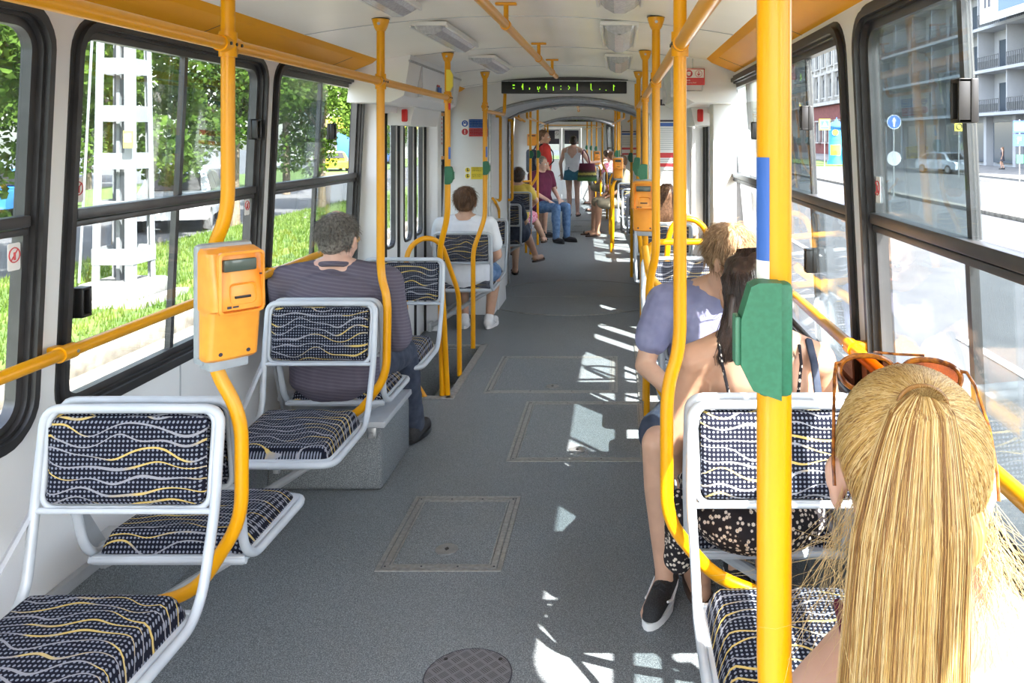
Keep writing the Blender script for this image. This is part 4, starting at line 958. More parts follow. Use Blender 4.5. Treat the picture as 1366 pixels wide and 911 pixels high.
def crown_mesh(seed, n=13000, R_=2.6, H=6.0, leaf=.17):
    r = random.Random(seed); vs = []; fs = []; blobs = []
    for i in range(26):
        a = r.uniform(0, 2*PI); q = R_*math.sqrt(r.random())*.8; z = r.uniform(0, H); k = 1-.55*abs(z/H-.42)
        blobs.append((V((q*k*math.cos(a), q*k*math.sin(a), z)), r.uniform(.65, 1.25)))
    for i in range(n):
        c, s = blobs[r.randrange(26)]; d = V((r.gauss(0, 1), r.gauss(0, 1), r.gauss(0, 1))).normalized()*s*(r.random()**.28); p = c+V((d.x, d.y, d.z*.75))
        nv = V((r.gauss(0, .6), r.gauss(0, .6), r.gauss(.5, .5))).normalized(); t1 = nv.orthogonal().normalized(); t1.rotate(Quaternion(nv, r.uniform(0, 2*PI))); t2 = nv.cross(t1); l = leaf*r.uniform(.6, 1.2); b = len(vs)
        vs += [p-t1*l*.5, p-t1*l*.1+t2*l*.48, p+t1*l*.55, p-t1*l*.1-t2*l*.48]; fs.append((b, b+1, b+2, b+3))
    me = bpy.data.meshes.new('crown'); me.from_pydata([tuple(v) for v in vs], [], fs); me.update(); return me
crowns = [crown_mesh(k) for k in (1, 2, 3)]
def trunk_mb(H=3.2, seed=0):
    r = random.Random(seed); m = MB(); m.tube([V((0, 0, 0)), V((.03, .02, H*.5)), V((.0, .05, H)), V((.1, .1, H+2.2))], [.17, .14, .12, .05], 10)
    for k in range(4):
        a = r.uniform(0, 2*PI); m.tube([V((0, .03, H-.3+.3*k)), V((math.cos(a)*.9, math.sin(a)*.9, H+.9+.3*k))], [.06, .02], 7)
    return m
trunks = [trunk_mb(seed=k) for k in range(1)]
TG = 'leafy street trees on the lawn side'
spots = [(-8.6, 3.0, .85, 'leafy tree filling the view through the first window'), (-10.6, 8.2, .95, 'leafy tree seen just outside the pylon in the large window'), (-9.6, 13.0, .9, 'leafy tree behind the lattice pylon'), (-10.2, 17.6, .9, 'leafy tree whose thin trunk shows beside the pole of the near validator'),
         (-10.0, 22.5, .85, 'leafy tree whose crown fills the window beside the grey-haired man'), (-9.6, 28.0, .8, 'leafy tree with low boughs above the yellow taxi'), (-15.5, 12.0, 1.1, 'tree in the second row behind the pylon'), (-19.5, 5.5, 1.15, 'tree in the second row behind the blue car'), (-18.5, 19.0, 1.15, 'tree in the second row behind the white car'),
         (-21.0, 27.0, 1.1, 'tree in the second row seen above the road'), (-12.5, 45, 1.0, 'small distant tree glimpsed through the door panes'), (-24, 38, 1.2, 'distant tree beyond the road behind the taxi'), (-24, 9, 1.4, 'third-row tree deep behind the first window'), (-25, 17, 1.4, 'third-row tree deep behind the pylon'), (-26, 26, 1.4, 'third-row tree deep behind the white car'), (-28, 34, 1.4, 'third-row tree deep behind the grey-haired man'), (-30, 46, 1.5, 'far tree closing the view beside the yellow taxi'), (-14, 36, 1.0, 'mid-distance tree over the road next to the taxi')]
tree0 = None
for i, (x, y, s_, lb) in enumerate(spots):
    if tree0 is None or True:
        t = thing('street_tree', lb, 'tree', (x, y, G), rnd.uniform(0, 6), TG)
        if i == 0: tr = obj('trunk', trunks[0], M['bark'], t); trm = tr.data
        else: tr = bpy.data.objects.new('trunk', trm); COL.objects.link(tr); tr.parent = t
        cr = bpy.data.objects.new('crown', crowns[i % 3]); COL.objects.link(cr); cr.parent = t; cr.location = (0, 0, 1.75/s_)
        if i < 3: cr.data.materials.append(M['leaf'])
        t.scale = (s_, s_, s_)
# lattice pylon
M['pylon'] = nmat('white_painted_steel', (.15,.165,.18), (.19,.205,.22), 3, .6)
M['concrete'] = nmat('pale_concrete', (.17,.17,.165), (.23,.23,.22), 4, .85, bmp=.3)
P = at(166, 400, 12.0); px, py = P.x, P.y
M['pylon'].name = 'pylon_steel'
t = thing('lattice_pylon', 'white steel lattice pylon on a concrete foot standing in the lawn', 'pylon', (px, py, G))
def hw(z): return .300-.021*z
for sx in (-1, 1):
    for sy in (-1, 1):
        m = MB(); z0, z1 = .35, 9
        m.prism([V((sx*hw(z0), sy*hw(z0), z0)), V((sx*(hw(z0)-.11), sy*hw(z0), z0)), V((sx*(hw(z0)-.11), sy*(hw(z0)-.012), z0)), V((sx*(hw(z0)-.012), sy*(hw(z0)-.012), z0)), V((sx*(hw(z0)-.012), sy*(hw(z0)-.11), z0)), V((sx*hw(z0), sy*(hw(z0)-.11), z0))], (-sx*.105, -sy*.105, z1-z0)); obj('leg', m, M['pylon'], t)
for k in range(13):
    z = .75+k*.68; h = hw(z)+.006; m = MB()
    for (dx, dy, sx_, sy_) in ((0, -h, 2*h, .014), (0, h, 2*h, .014), (-h, 0, .014, 2*h), (h, 0, .014, 2*h)): m.box((dx, dy, z), (sx_, sy_, .23))
    obj('batten_plate', m, M['pylon'], t)
for sx in (-1, 1):
    m = MB(); m.box((sx*.06, 0, 4.6), (.05, .12, 8.6)); obj('inner_channel', m, M['pylon'], t)
m = MB(); m.tube([V((-.40, -.40, .4)), V((-.12, -.12, 9))], .018, 8); obj('conduit', m, M['pylon'], t)
m = MB(); m.prism([V((-.62, -.62, 0)), V((.62, -.62, 0)), V((.62, .62, 0)), V((-.62, .62, 0))], (0, 0, .16)); m.box((0, 0, .26), (.86, .86, .24), bev=.05); obj('foot', m, M['concrete'], t)
m = MB(); m.box((.28, -.38, 2.42), (.13, .02, .24)); s_ = obj('warning_plate', m, M['yel_print'], t); m = MB(); m.box((.28, -.392, 2.44), (.09, .004, .12)); obj('print', m, M['paper'], s_)
# cars
def car(label, x, y, rz, col, L=4.3, Wd=1.75, Hh=1.5, cat='car', taxi=False):
    t = thing('parked_car' if not taxi else 'yellow_taxi', label, cat, (x, y, G), rz)
    cm = nmat('car_paint', tuple(c*.55 for c in col), tuple(min(1, c*1.1) for c in col), 2, .25, coat=.6)
    prof = [(-.5, .22), (-.5, .48), (-.47, .56), (-.30, .62), (-.20, .93), (-.10, .985), (.12, 1.0), (.28, .94), (.40, .66), (.485, .60), (.5, .42), (.49, .22)]
    m = MB(); N = len(prof); secs = []
    for (w_, zs) in ((-1, 0), (-.93, 1), (.93, 1), (1, 0)):
        ring = []
        for (a, b) in prof:
            zz = b*Hh; ww = w_*Wd/2
            if b > .63: ww *= (1-.22*(b-.63)/.37)
            if zs == 0: zz = .22*Hh+(zz-.22*Hh)*(.985); a *= .985
            ring.append(m.b.verts.new(V((ww, a*L, zz))))
        secs.append(ring)
    for A, B in zip(secs, secs[1:]):
        for k in range(N): j = (k+1) % N; m.b.faces.new((A[k], A[j], B[j], B[k]))
    m.b.faces.new(secs[0]); m.b.faces.new(list(reversed(secs[-1]))); obj('body', m, cm, t, angle=30)
    for sx in (-1, 1):
        m = MB(); 
        def wp(a, b): return V((sx*(Wd/2*(1-.22*max(0, b-.63)/.37)+.004), a*L, b*Hh))
        m.prism([wp(-.27, .66), wp(-.18, .91), wp(.02, .955), wp(.02, .66)], (-sx*.02, 0, 0)); m.prism([wp(.04, .66), wp(.04, .955), wp(.26, .91), wp(.36, .67)], (-sx*.02, 0, 0)); obj('side_window', m, M['black'], t)
        for fy in (-.31, .31):
            m = MB(); m.cyl((sx*(Wd/2-.18), fy*L, .31), (sx*(Wd/2+.01), fy*L, .31), .31, n=24); wh = obj('wheel', m, M['rubber'], t); m = MB(); m.cyl((sx*(Wd/2+.005), fy*L, .31), (sx*(Wd/2+.02), fy*L, .31), .20, n=20); obj('rim', m, M['metal'], wh)
    m = MB(); m.prism([V((-Wd*.36, -.295*L, .66*Hh)), V((Wd*.36, -.295*L, .66*Hh)), V((Wd*.32, -.20*L, .925*Hh)), V((-Wd*.32, -.20*L, .925*Hh))], (0, -.03, .02)); obj('windscreen', m, M['black'], t)
    m = MB(); m.prism([V((-Wd*.36, .395*L, .68*Hh)), V((Wd*.36, .395*L, .68*Hh)), V((Wd*.32, .29*L, .925*Hh)), V((-Wd*.32, .29*L, .925*Hh))], (0, .03, .02)); obj('rear_window', m, M['black'], t)
    if taxi: m = MB(); m.box((0, 0, Hh+.08), (.5, .2, .16), bev=.03); obj('roof_sign', m, M['paper'], t)
car('blue car by the trees seen through the first window', -18.8, 26.5, .1, (.03, .16, .45))
car('white car parked behind the lattice pylon', -11.7, 23.0, .35, (.70, .72, .74), Hh=1.6)
car('dark grey car beside the white one behind the trees', -13.8, 28.6, .4, (.07, .08, .09))
car('yellow taxi on the road beyond the trees', -20.6, 61, .5, (.85, .55, .02), taxi=True)
car('silver car on the road behind the yellow taxi', -27, 66, .5, (.45, .47, .5))
car('pale grey car in the shade before the balcony building', 23.5, 58, .3, (.50, .55, .60))
# far building on the lawn side with a yellow awning
M['stucco'] = nmat('pale_stucco', (.25,.25,.24), (.30,.30,.29), .8, .85)
M['bglass'] = pmat('building_glass', (.06,.08,.10), .08, spec=.8)
M['white_frame'] = nmat('white_render', (.36,.37,.385), (.41,.42,.435), .6, .8)
t = thing('distant_building', 'pale building with a yellow band far down the street on the lawn side', 'building', (-31, 108, G))
m = MB(); m.box((0, 0, 9), (13, 26, 18)); obj('wall', m, M['stucco'], t)
for k in range(4):
    for j in range(3):
        m = MB(); m.box((-4+j*4, -13.03, 5.5+k*3.4), (2, .1, 1.8)); obj('window', m, M['bglass'], t)
        m = MB(); m.box((6.53, -8+j*8, 5.5+k*3.4), (.1, 2, 1.8)); obj('window', m, M['bglass'], t)
m = MB(); m.box((2.5, -14, 4.2), (9, 2.0, 1.2)); m.box((7, 0, 4.2), (1.2, 26, 1.2)); obj('awning', m, M['yel_print'], t)
t = thing('blue_tram', 'blue vehicle glimpsed through the panes of the left door', 'vehicle', (-22, 74, G)); m = MB(); m.box((0, 0, 1.6), (2.5, 9, 2.7), bev=.2); obj('body', m, M['blue'], t); m = MB(); m.box((0, 0, 2.1), (2.54, 8.2, .9), bev=.05); obj('windows', m, M['bglass'], t)
for fy in (-3, 3): 
    m = MB(); m.cyl((-1.2, fy, .45), (1.27, fy, .45), .45, n=20); obj('wheel', m, M['rubber'], t)
# modern balcony building on the street side
t = thing('balcony_building', 'grey concrete building with rows of dark-railed balconies across the street', 'building', (32, 0, 0))
Y0, Y1 = 45.0, 108.0; FL = 3.62; Z0 = 3.75
m = MB(); m.box((5.5, (Y0+Y1)/2, 10), (9, Y1-Y0, 22)); obj('core_wall', m, M['white_frame'], t)
bay = 5.25; nb = int((Y1-Y0)/bay)
for f in range(5):
    m = MB(); m.box((.2, (Y0+Y1)/2, Z0+f*FL-.12), (1.9, Y1-Y0, .26)); obj('floor_slab', m, M['white_frame'], t)
m = MB()
for k in range(nb+1): m.box((.35, Y0+k*bay, 12.3), (1.5, .16, 17.6))
obj('fins', m, M['white_frame'], t)
railm = nmat('dark_balcony_rail', (.05,.055,.06), (.07,.075,.08), 4, .6)
for f in range(5):
    for k in range(nb):
        yy = Y0+k*bay+bay/2; zz = Z0+f*FL
        if yy > 104: continue
        m = MB(); m.box((.96, yy, zz+1.35), (.06, 2.9, 2.4)); w_ = obj('window', m, M['bglass'], t)
        m = MB(); m.box((.90, yy-.4, zz+1.35), (.06, .14, 2.4)); m.box((.90, yy+1.45, zz+1.35), (.06, .1, 2.4)); m.box((.90, yy-1.45, zz+1.35), (.06, .1, 2.4)); obj('window_frame', m, M['white_frame'], w_)
        m = MB()
        for q in range(12): m.box((-.72, yy-1.9+q*3.8/11, zz+.55), (.03, .05, 1.05))
        m.box((-.72, yy, zz+1.08), (.05, 3.85, .06)); m.box((-.70, yy, zz+.42), (.015, 3.7, .6)); obj('balcony_rail', m, railm, t)
for k in range(12):
    m = MB(); m.box((1.0, Y0+3+k*5.25, G+2.1), (.5, 3.6, 3.4)); obj('shop_window', m, M['bglass'], t)
for k in range(13):
    m = MB(); m.box((.7, Y0+.4+k*5.25, G+2.3), (.6, .5, 4.6)); obj('pier', m, M['white_frame'], t)
t = thing('billboard', 'pale blue advertising banner high on the balcony building', 'billboard', (30.2, 63.5, 13.2)); m = MB(); m.box((0, 0, 0), (.15, 8, 4.6)); obj('panel', m, M['paper'], t)
m = MB(); m.box((-.09, -1.5, -.6), (.03, 4.4, 2.2)); obj('picture', m, M['blue'], t)
m = MB(); m.box((-.09, 2.3, .2), (.03, .35, 2.6)); m.box((-.09, 3.0, .2), (.03, .35, 2.6)); obj('printed_shape', m, M['dark_print'], t)
# ornate old building further down
M['brick_red'] = nmat('red_brick', (.13,.03,.028), (.19,.048,.04), 2, .85)
M['stone'] = nmat('pale_stone', (.34,.33,.31), (.46,.45,.42), 1, .85)
t = thing('ornate_building', 'old ornate building with white stone upper floors over a red brick base', 'building', (32, 0, 0))
m = MB(); m.box((6, 138, 2.9), (12, 56, 7.6)); obj('brick_base', m, M['brick_red'], t)
m = MB(); m.box((6, 138, 12), (12, 56, 11)); obj('upper_wall', m, M['stone'], t)
m = MB()
for z, d, h in ((6.8, .7, .5), (11.4, .4, .3), (16.6, .9, .6), (17.6, .6, 1.0)): m.box((0, 138, z), (d*2, 56.4, h))
obj('cornice', m, M['stone'], t)
m = MB()
for k in range(15): m.box((-.1, 111+k*3.9, 11.8), (.5, .6, 9.6)); m.cyl((-.45, 111+k*3.9, 7.2), (-.45, 111+k*3.9, 11.2), .26, n=10)
obj('pilasters', m, M['stone'], t)
for k in range(14):
    for z, h in ((2.6, 3.0), (9.1, 2.6), (13.8, 2.8)):
        m = MB(); y = 113+k*3.9; m.box((-.06, y, z), (.2, 1.5, h))
        if z > 5: m.cyl((-.16, y, z+h/2), (.04, y, z+h/2), .75, n=16)
        w_ = obj('window', m, M['bglass'], t)
        m = MB(); m.box((-.2, y, z-h/2-.15), (.5, 2.0, .2)); m.box((-.2, y-.95, z), (.3, .2, h)); m.box((-.2, y+.95, z), (.3, .2, h)); m.box((-.25, y, z+h/2+(.85 if z > 5 else .15)), (.5, 2.1, .2)); obj('window_surround', m, M['stone'], w_)
# advertising column
P = at(1116, 220, 76); t = thing('advertising_column', 'round blue advertising column with a yellow poster and a domed cap', 'advertising column', (P.x, P.y, G))
M['sky_blue'] = pmat('poster_blue', (.05,.30,.60), .5)
m = MB(); m.cyl((0,0,0), (0,0,.45), .85, n=28); m.cyl((0,0,.45), (0,0,3.5), .72, n=28); obj('drum', m, M['sky_blue'], t)
m = MB(); m.tube([V((0,0,3.45)), V((0,0,3.6)), V((0,0,3.85)), V((0,0,4.05)), V((0,0,4.15)), V((0,0,4.4))], [.95, .95, .62, .2, .08, .02], 28); obj('cap', m, M['blue'], t)
for z, h, mt in ((1.1, .95, 'yel_print'), (2.6, 1.2, 'sky_blue')):
    m = MB(); n = 10; pts = [(.735*math.cos(a), .735*math.sin(a)) for a in [-PI*.85+PI*.42*k/n for k in range(n+1)]]
    for (a, b), (c, d) in zip(pts, pts[1:]): m.face([(a, b, z-h/2+.3), (c, d, z-h/2+.3), (c, d, z+h/2+.3), (a, b, z+h/2+.3)])
    pz = obj('poster', m, M[mt], t)
m = MB(); m.cyl((-.30, -.70, 3.0), (-.31, -.74, 3.0), .28, n=20); obj('poster_disc', m, M['orange'], t)
# street signs
def post_sign(label, P, parts_, name='road_sign', h=None):
    t = thing(name, label, 'sign', (P[0], P[1], G)); m = MB(); m.cyl((0,0,0), (0,0,h), .035, n=10); obj('post', m, M['metal'], t); parts_(t); return t
P = at(1192, 262, 34.7)
def f1(t):
    z = 3.13; m = MB(); m.cyl((0, -.04, z), (0, -.06, z), .30, n=32); d = obj('blue_disc', m, M['blue'], t)
    m = MB(); m.tube([V((.29*math.cos(q), -.062, z+.29*math.sin(q))) for q in [2*PI*j/32 for j in range(32)]], .012, 5, closed=True); m.prism([V((a, -.063, z+b)) for a, b in ((-.035, -.2), (.035, -.2), (.035, .06), (.10, .02), (.0, .20), (-.10, .02), (-.035, .06))], (0, -.006, 0)); obj('arrow', m, M['paper'], d)
    m = MB(); m.cyl((0, -.04, 1.60), (0, -.06, 1.60), .30, n=32); obj('round_plate', m, M['white_frame'], t)
post_sign('round blue sign with a white upward arrow over a plain round plate', P, f1, h=3.3)
P = at(1360, 236, 46)
def f2(t):
    for z, mt in ((3.1, 'blue'), (2.35, 'blue')):
        m = MB(); m.box((0, -.04, z), (.75, .03, .66)); d = obj('plate', m, M['blue'], t)
        m = MB(); m.box((0, -.058, z), (.62, .006, .42 if z > 3 else .0001)); obj('white_field', m, M['paper'], d)
    text_mesh('P', .5, (-.17, -.06, 2.17), M['paper'], t); m = MB(); m.box((0, -.04, 1.3), (.4, .03, .5)); obj('small_plate', m, M['green_l'], t)
post_sign('pair of square blue parking signs on a post before the shop windows', P, f2, 'parking_sign', h=3.5)
P = at(1100, 224, 68)
def f3(t): m = MB(); m.box((0, -.04, 3.6), (.9, .03, .9)); d = obj('yellow_plate', m, M['yel_print'], t); m = MB(); m.box((0, -.06, 3.6), (.66, .01, .66)); obj('blue_field', m, M['blue'], d); m = MB(); m.prism([V((-.25, -.07, 3.38)), V((.25, -.07, 3.38)), V((0, -.07, 3.85))], (0, -.01, 0)); obj('white_triangle', m, M['paper'], d)
post_sign('yellow-edged blue crossing sign beside the advertising column', P, f3, 'crossing_sign', h=4.0)
P = at(1130, 224, 74)
def f4(t): m = MB(); m.cyl((0, -.04, 3.0), (0, -.06, 3.0), .42, n=24); d = obj('disc', m, M['sky_blue'], t); m = MB(); m.prism([V((a, -.063, 3.0+b)) for a, b in ((.25, -.05), (.25, .05), (-.05, .05), (-.05, .16), (-.28, 0), (-.05, -.16), (-.05, -.05))], (0, -.006, 0)); obj('arrow', m, M['paper'], d)
post_sign('round blue sign with a white sideways arrow just past the advertising column', P, f4, h=3.5)
P = at(1279, 226, 52)
def f5(t): m = MB(); m.box((0, -.04, 3.2), (.55, .03, .6)); d = obj('plate', m, M['yel_print'], t); m = MB(); m.tube([V((.17*math.cos(q), -.065, 3.2+.17*math.sin(q))) for q in [2*PI*j/24 for j in range(24)]], .03, 5, closed=True); obj('ring_symbol', m, M['dark_print'], d)
post_sign('small yellow stop sign with a dark ring before the balcony building', P, f5, 'stop_sign', h=3.6)
# ------------------------------------------------------------------ people
def skinmat(name, c, c2=None): return nmat(name, c, c2 or tuple(x*.88 for x in c), 14, .5, sub=.12)
M['skin'] = skinmat('skin_fair', (.60,.36,.25)); M['skin_tan'] = skinmat('skin_tanned', (.50,.28,.18)); M['skin_pink'] = skinmat('skin_pale', (.68,.42,.33))
M['hair_brown'] = nmat('brown_hair', (.085,.042,.022), (.19,.10,.055), 60, .42, stretch=(1, 1, .15)); M['hair_grey'] = nmat('grey_hair', (.07,.062,.055), (.30,.28,.255), 90, .5)
M['hair_dark'] = nmat('dark_hair', (.018,.010,.008), (.055,.030,.022), 60, .33, stretch=(1, 1, .12)); M['hair_chestnut'] = nmat('chestnut_hair', (.11,.055,.03), (.24,.13,.075), 70, .4)
M['hair_sandy'] = nmat('sandy_hair', (.22,.13,.065), (.40,.26,.14), 80, .42)
SCR = bpy.data.scenes.new('scratch')
def blob(name, prims, vox, mat, parent, smooth=3, disp=None, matfn=None):
    """one continuous surface grown from overlapping closed shapes"""
    m = MB()
    for p in prims: p(m)
    me = bpy.data.meshes.new(name+'_tmp'); bmesh.ops.recalc_face_normals(m.b, faces=m.b.faces[:]); m.b.to_mesh(me); m.b.free()
    o = bpy.data.objects.new(name+'_tmp', me); SCR.collection.objects.link(o)
    r = o.modifiers.new('r', 'REMESH'); r.mode = 'VOXEL'; r.voxel_size = vox
    s = o.modifiers.new('s', 'SMOOTH'); s.factor = .5; s.iterations = smooth
    SCR.view_layers[0].update(); dg = SCR.view_layers[0].depsgraph
    me2 = bpy.data.meshes.new_from_object(o.evaluated_get(dg)); bpy.data.objects.remove(o); bpy.data.meshes.remove(me)
    if disp:
        amp, sc, st = disp
        me2.update(); NS = [v.normal.copy() for v in me2.vertices]
        for v, vn in zip(me2.vertices, NS):
            c = v.co.copy(); q = V((c.x*st[0], c.y*st[1], c.z*st[2]))*sc
            v.co = c + vn*amp*(noise.noise(q)+.5*noise.noise(q*2.3)+.28*noise.noise(q*5.1))
    me2.name = name; me2.materials.clear(); me2.materials.append(mat)
    for p in me2.polygons: p.use_smooth = True
    q = bpy.data.objects.new(name, me2); COL.objects.link(q); q.parent = parent
    return q
def cap(p0, r0, p1, r1):
    p0, p1 = V(p0), V(p1)
    def f(m):
        d = (p1-p0); L = d.length; d.normalize(); pts = []; rs = []
        for k in range(5):
            a = PI/2*k/4; pts.append(p0 - d*r0*math.cos(a)); rs.append(max(r0*math.sin(a), r0*.08))
        for k in range(5):
            a = PI/2*k/4; pts.append(p1 + d*r1*math.sin(a)); rs.append(max(r1*math.cos(a), r1*.08))
        m.tube(pts, rs, 14)
    return f
def ell(c, r, rot=None): return lambda m: m.sphere(c, r, 18, rot)
def loft(rings, n=24, p=2.4):
    """stack of superelliptic sections: (centre, rx, ry)"""
    def f(m):
        rr = []
        for (c, rx, ry) in rings:
            c = V(c); ring = []
            for k in range(n):
                a = 2*PI*k/n; ca, sa = math.cos(a), math.sin(a)
                ring.append(m.b.verts.new(c+V((rx*math.copysign(abs(ca)**(2/p), ca), ry*math.copysign(abs(sa)**(2/p), sa), 0))))
            rr.append(ring)
        for A, B in zip(rr, rr[1:]):
            for k in range(n): m.b.faces.new((A[k], A[(k+1) % n], B[(k+1) % n], B[k]))
        m.b.faces.new(list(reversed(rr[0]))); m.b.faces.new(rr[-1])
    return f
def head_matrix(c, yaw=0, pitch=0, roll=0, s=1.0):
    return Matrix.Translation(V(c)) @ Matrix.Rotation(yaw, 4, 'Z') @ Matrix.Rotation(-pitch, 4, 'X') @ Matrix.Rotation(roll, 4, 'Y') @ Matrix.Scale(s, 4)
def head_prims(H, neck_to):
    R_ = H.to_3x3().normalized(); s = H.to_scale().x; P = lambda *p: H @ V(p)
    e = lambda c, r: ell(P(*c), tuple(x*s for x in r), R_)
    return [e((0, -.012, .032), (.074, .093, .084)), e((0, .026, -.022), (.060, .064, .082)), e((0, .046, -.078), (.036, .036, .030)), cap(P(0, .088, .008), .008*s, P(0, .104, -.024), .0125*s),
            e((0, .074, .024), (.050, .018, .012)), e((.034, .060, -.024), (.022, .022, .026)), e((-.034, .060, -.024), (.022, .022, .026)), e((.079, -.004, -.010), (.009, .019, .031)), e((-.079, -.004, -.010), (.009, .019, .031)),
            e((.086, -.012, .004), (.008, .010, .020)), e((-.086, -.012, .004), (.008, .010, .020)), e((0, .090, -.054), (.022, .010, .009)), cap(P(0, -.022, -.05), .052*s, neck_to, .060*s)]
def face_parts(H, parent, lips=(.45,.16,.13)):
    R_ = H.to_3x3().normalized(); s = H.to_scale().x; P = lambda *p: H @ V(p)
    for sx in (-1, 1):
        m = MB(); m.sphere(P(sx*.030, .079, .004), .0125*s, 12); e = obj('eye', m, M['paper'], parent)
        m = MB(); m.sphere(P(sx*.030, .0875, .003), .0055*s, 10); obj('iris', m, M['dark_print'], e)
        m = MB(); m.tube([P(sx*.016, .094, .022), P(sx*.030, .096, .027), P(sx*.046, .086, .022)], .0032*s, 6); obj('eyebrow', m, M['hair_brown'], parent)
    m = MB(); m.tube([P(-.022, .094, -.055), P(-.008, .101, -.052), P(.008, .101, -.052), P(.022, .094, -.055)], .0042*s, 6); obj('lips', m, pmat('lips', lips, .45), parent)
def hand_prims(w, d, palm_n, side, s=1.0, curl=.5):
    """hand at wrist w pointing along d; palm_n = palm normal; side=+1 thumb toward d x n"""
    w = V(w); d = V(d).normalized(); n = V(palm_n); n = (n-d*n.dot(d)).normalized(); t = d.cross(n)*side; out = []
    pc = w+d*.045*s
    for k in range(3): out.append(cap(w+d*.01+t*(k-1)*.016*s, .016*s, w+d*.075*s+t*(k-1)*.024*s, .0125*s))
    for k, L in enumerate((.062, .072, .068, .052)):
        b = w+d*.08*s+t*(.030-.020*k)*s; dd = (d+t*(.20-.13*k)).normalized(); m1 = b+dd*L*.5*s; m2 = m1+(dd*(1-curl)+n*curl).normalized()*L*.55*s
        out += [cap(b, .0092*s, m1, .0085*s), cap(m1, .0085*s, m2, .007*s)]
    tb = w+d*.025*s+t*.026*s; tm = tb+(d*.55+t*.8).normalized()*.035*s; out += [cap(tb, .0115*s, tm, .010*s), cap(tm, .010*s, tm+(d*.8+t*.3+n*.3).normalized()*.030*s, .0078*s)]
    return out
SEATED = dict(pelvis=(0, .02, .55), waist=(0, .0, .70), chest=(0, -.005, .88), shz=1.01, shy=-.01, shw=.165, neck=(0, -.01, 1.06), head=(0, .02, 1.185), hipw=.085, hipz=.53, hipy=.05, kneeL=(-.11, .46, .53), kneeR=(.11, .46, .53), ankL=(-.11, .46, .09), ankR=(.11, .46, .09), elL=(-.23, .05, .77), elR=(.23, .05, .77), wrL=(-.12, .28, .64), wrR=(.12, .28, .64), toeL=None, toeR=None, yaw=0, pitch=0, roll=0, hs=1.0, k=1.0)
STAND = dict(pelvis=(0, 0, .93), waist=(0, 0, 1.08), chest=(0, 0, 1.26), shz=1.40, shy=-.005, shw=.17, neck=(0, -.005, 1.45), head=(0, .01, 1.565), hipw=.085, hipz=.90, hipy=0, kneeL=(-.09, .01, .49), kneeR=(.09, .01, .49), ankL=(-.09, -.01, .08), ankR=(.09, -.01, .08), elL=(-.23, -.02, 1.13), elR=(.23, -.02, 1.13), wrL=(-.24, .06, .88), wrR=(.24, .06, .88), toeL=None, toeR=None, yaw=0, pitch=0, roll=0, hs=1.0, k=1.0)
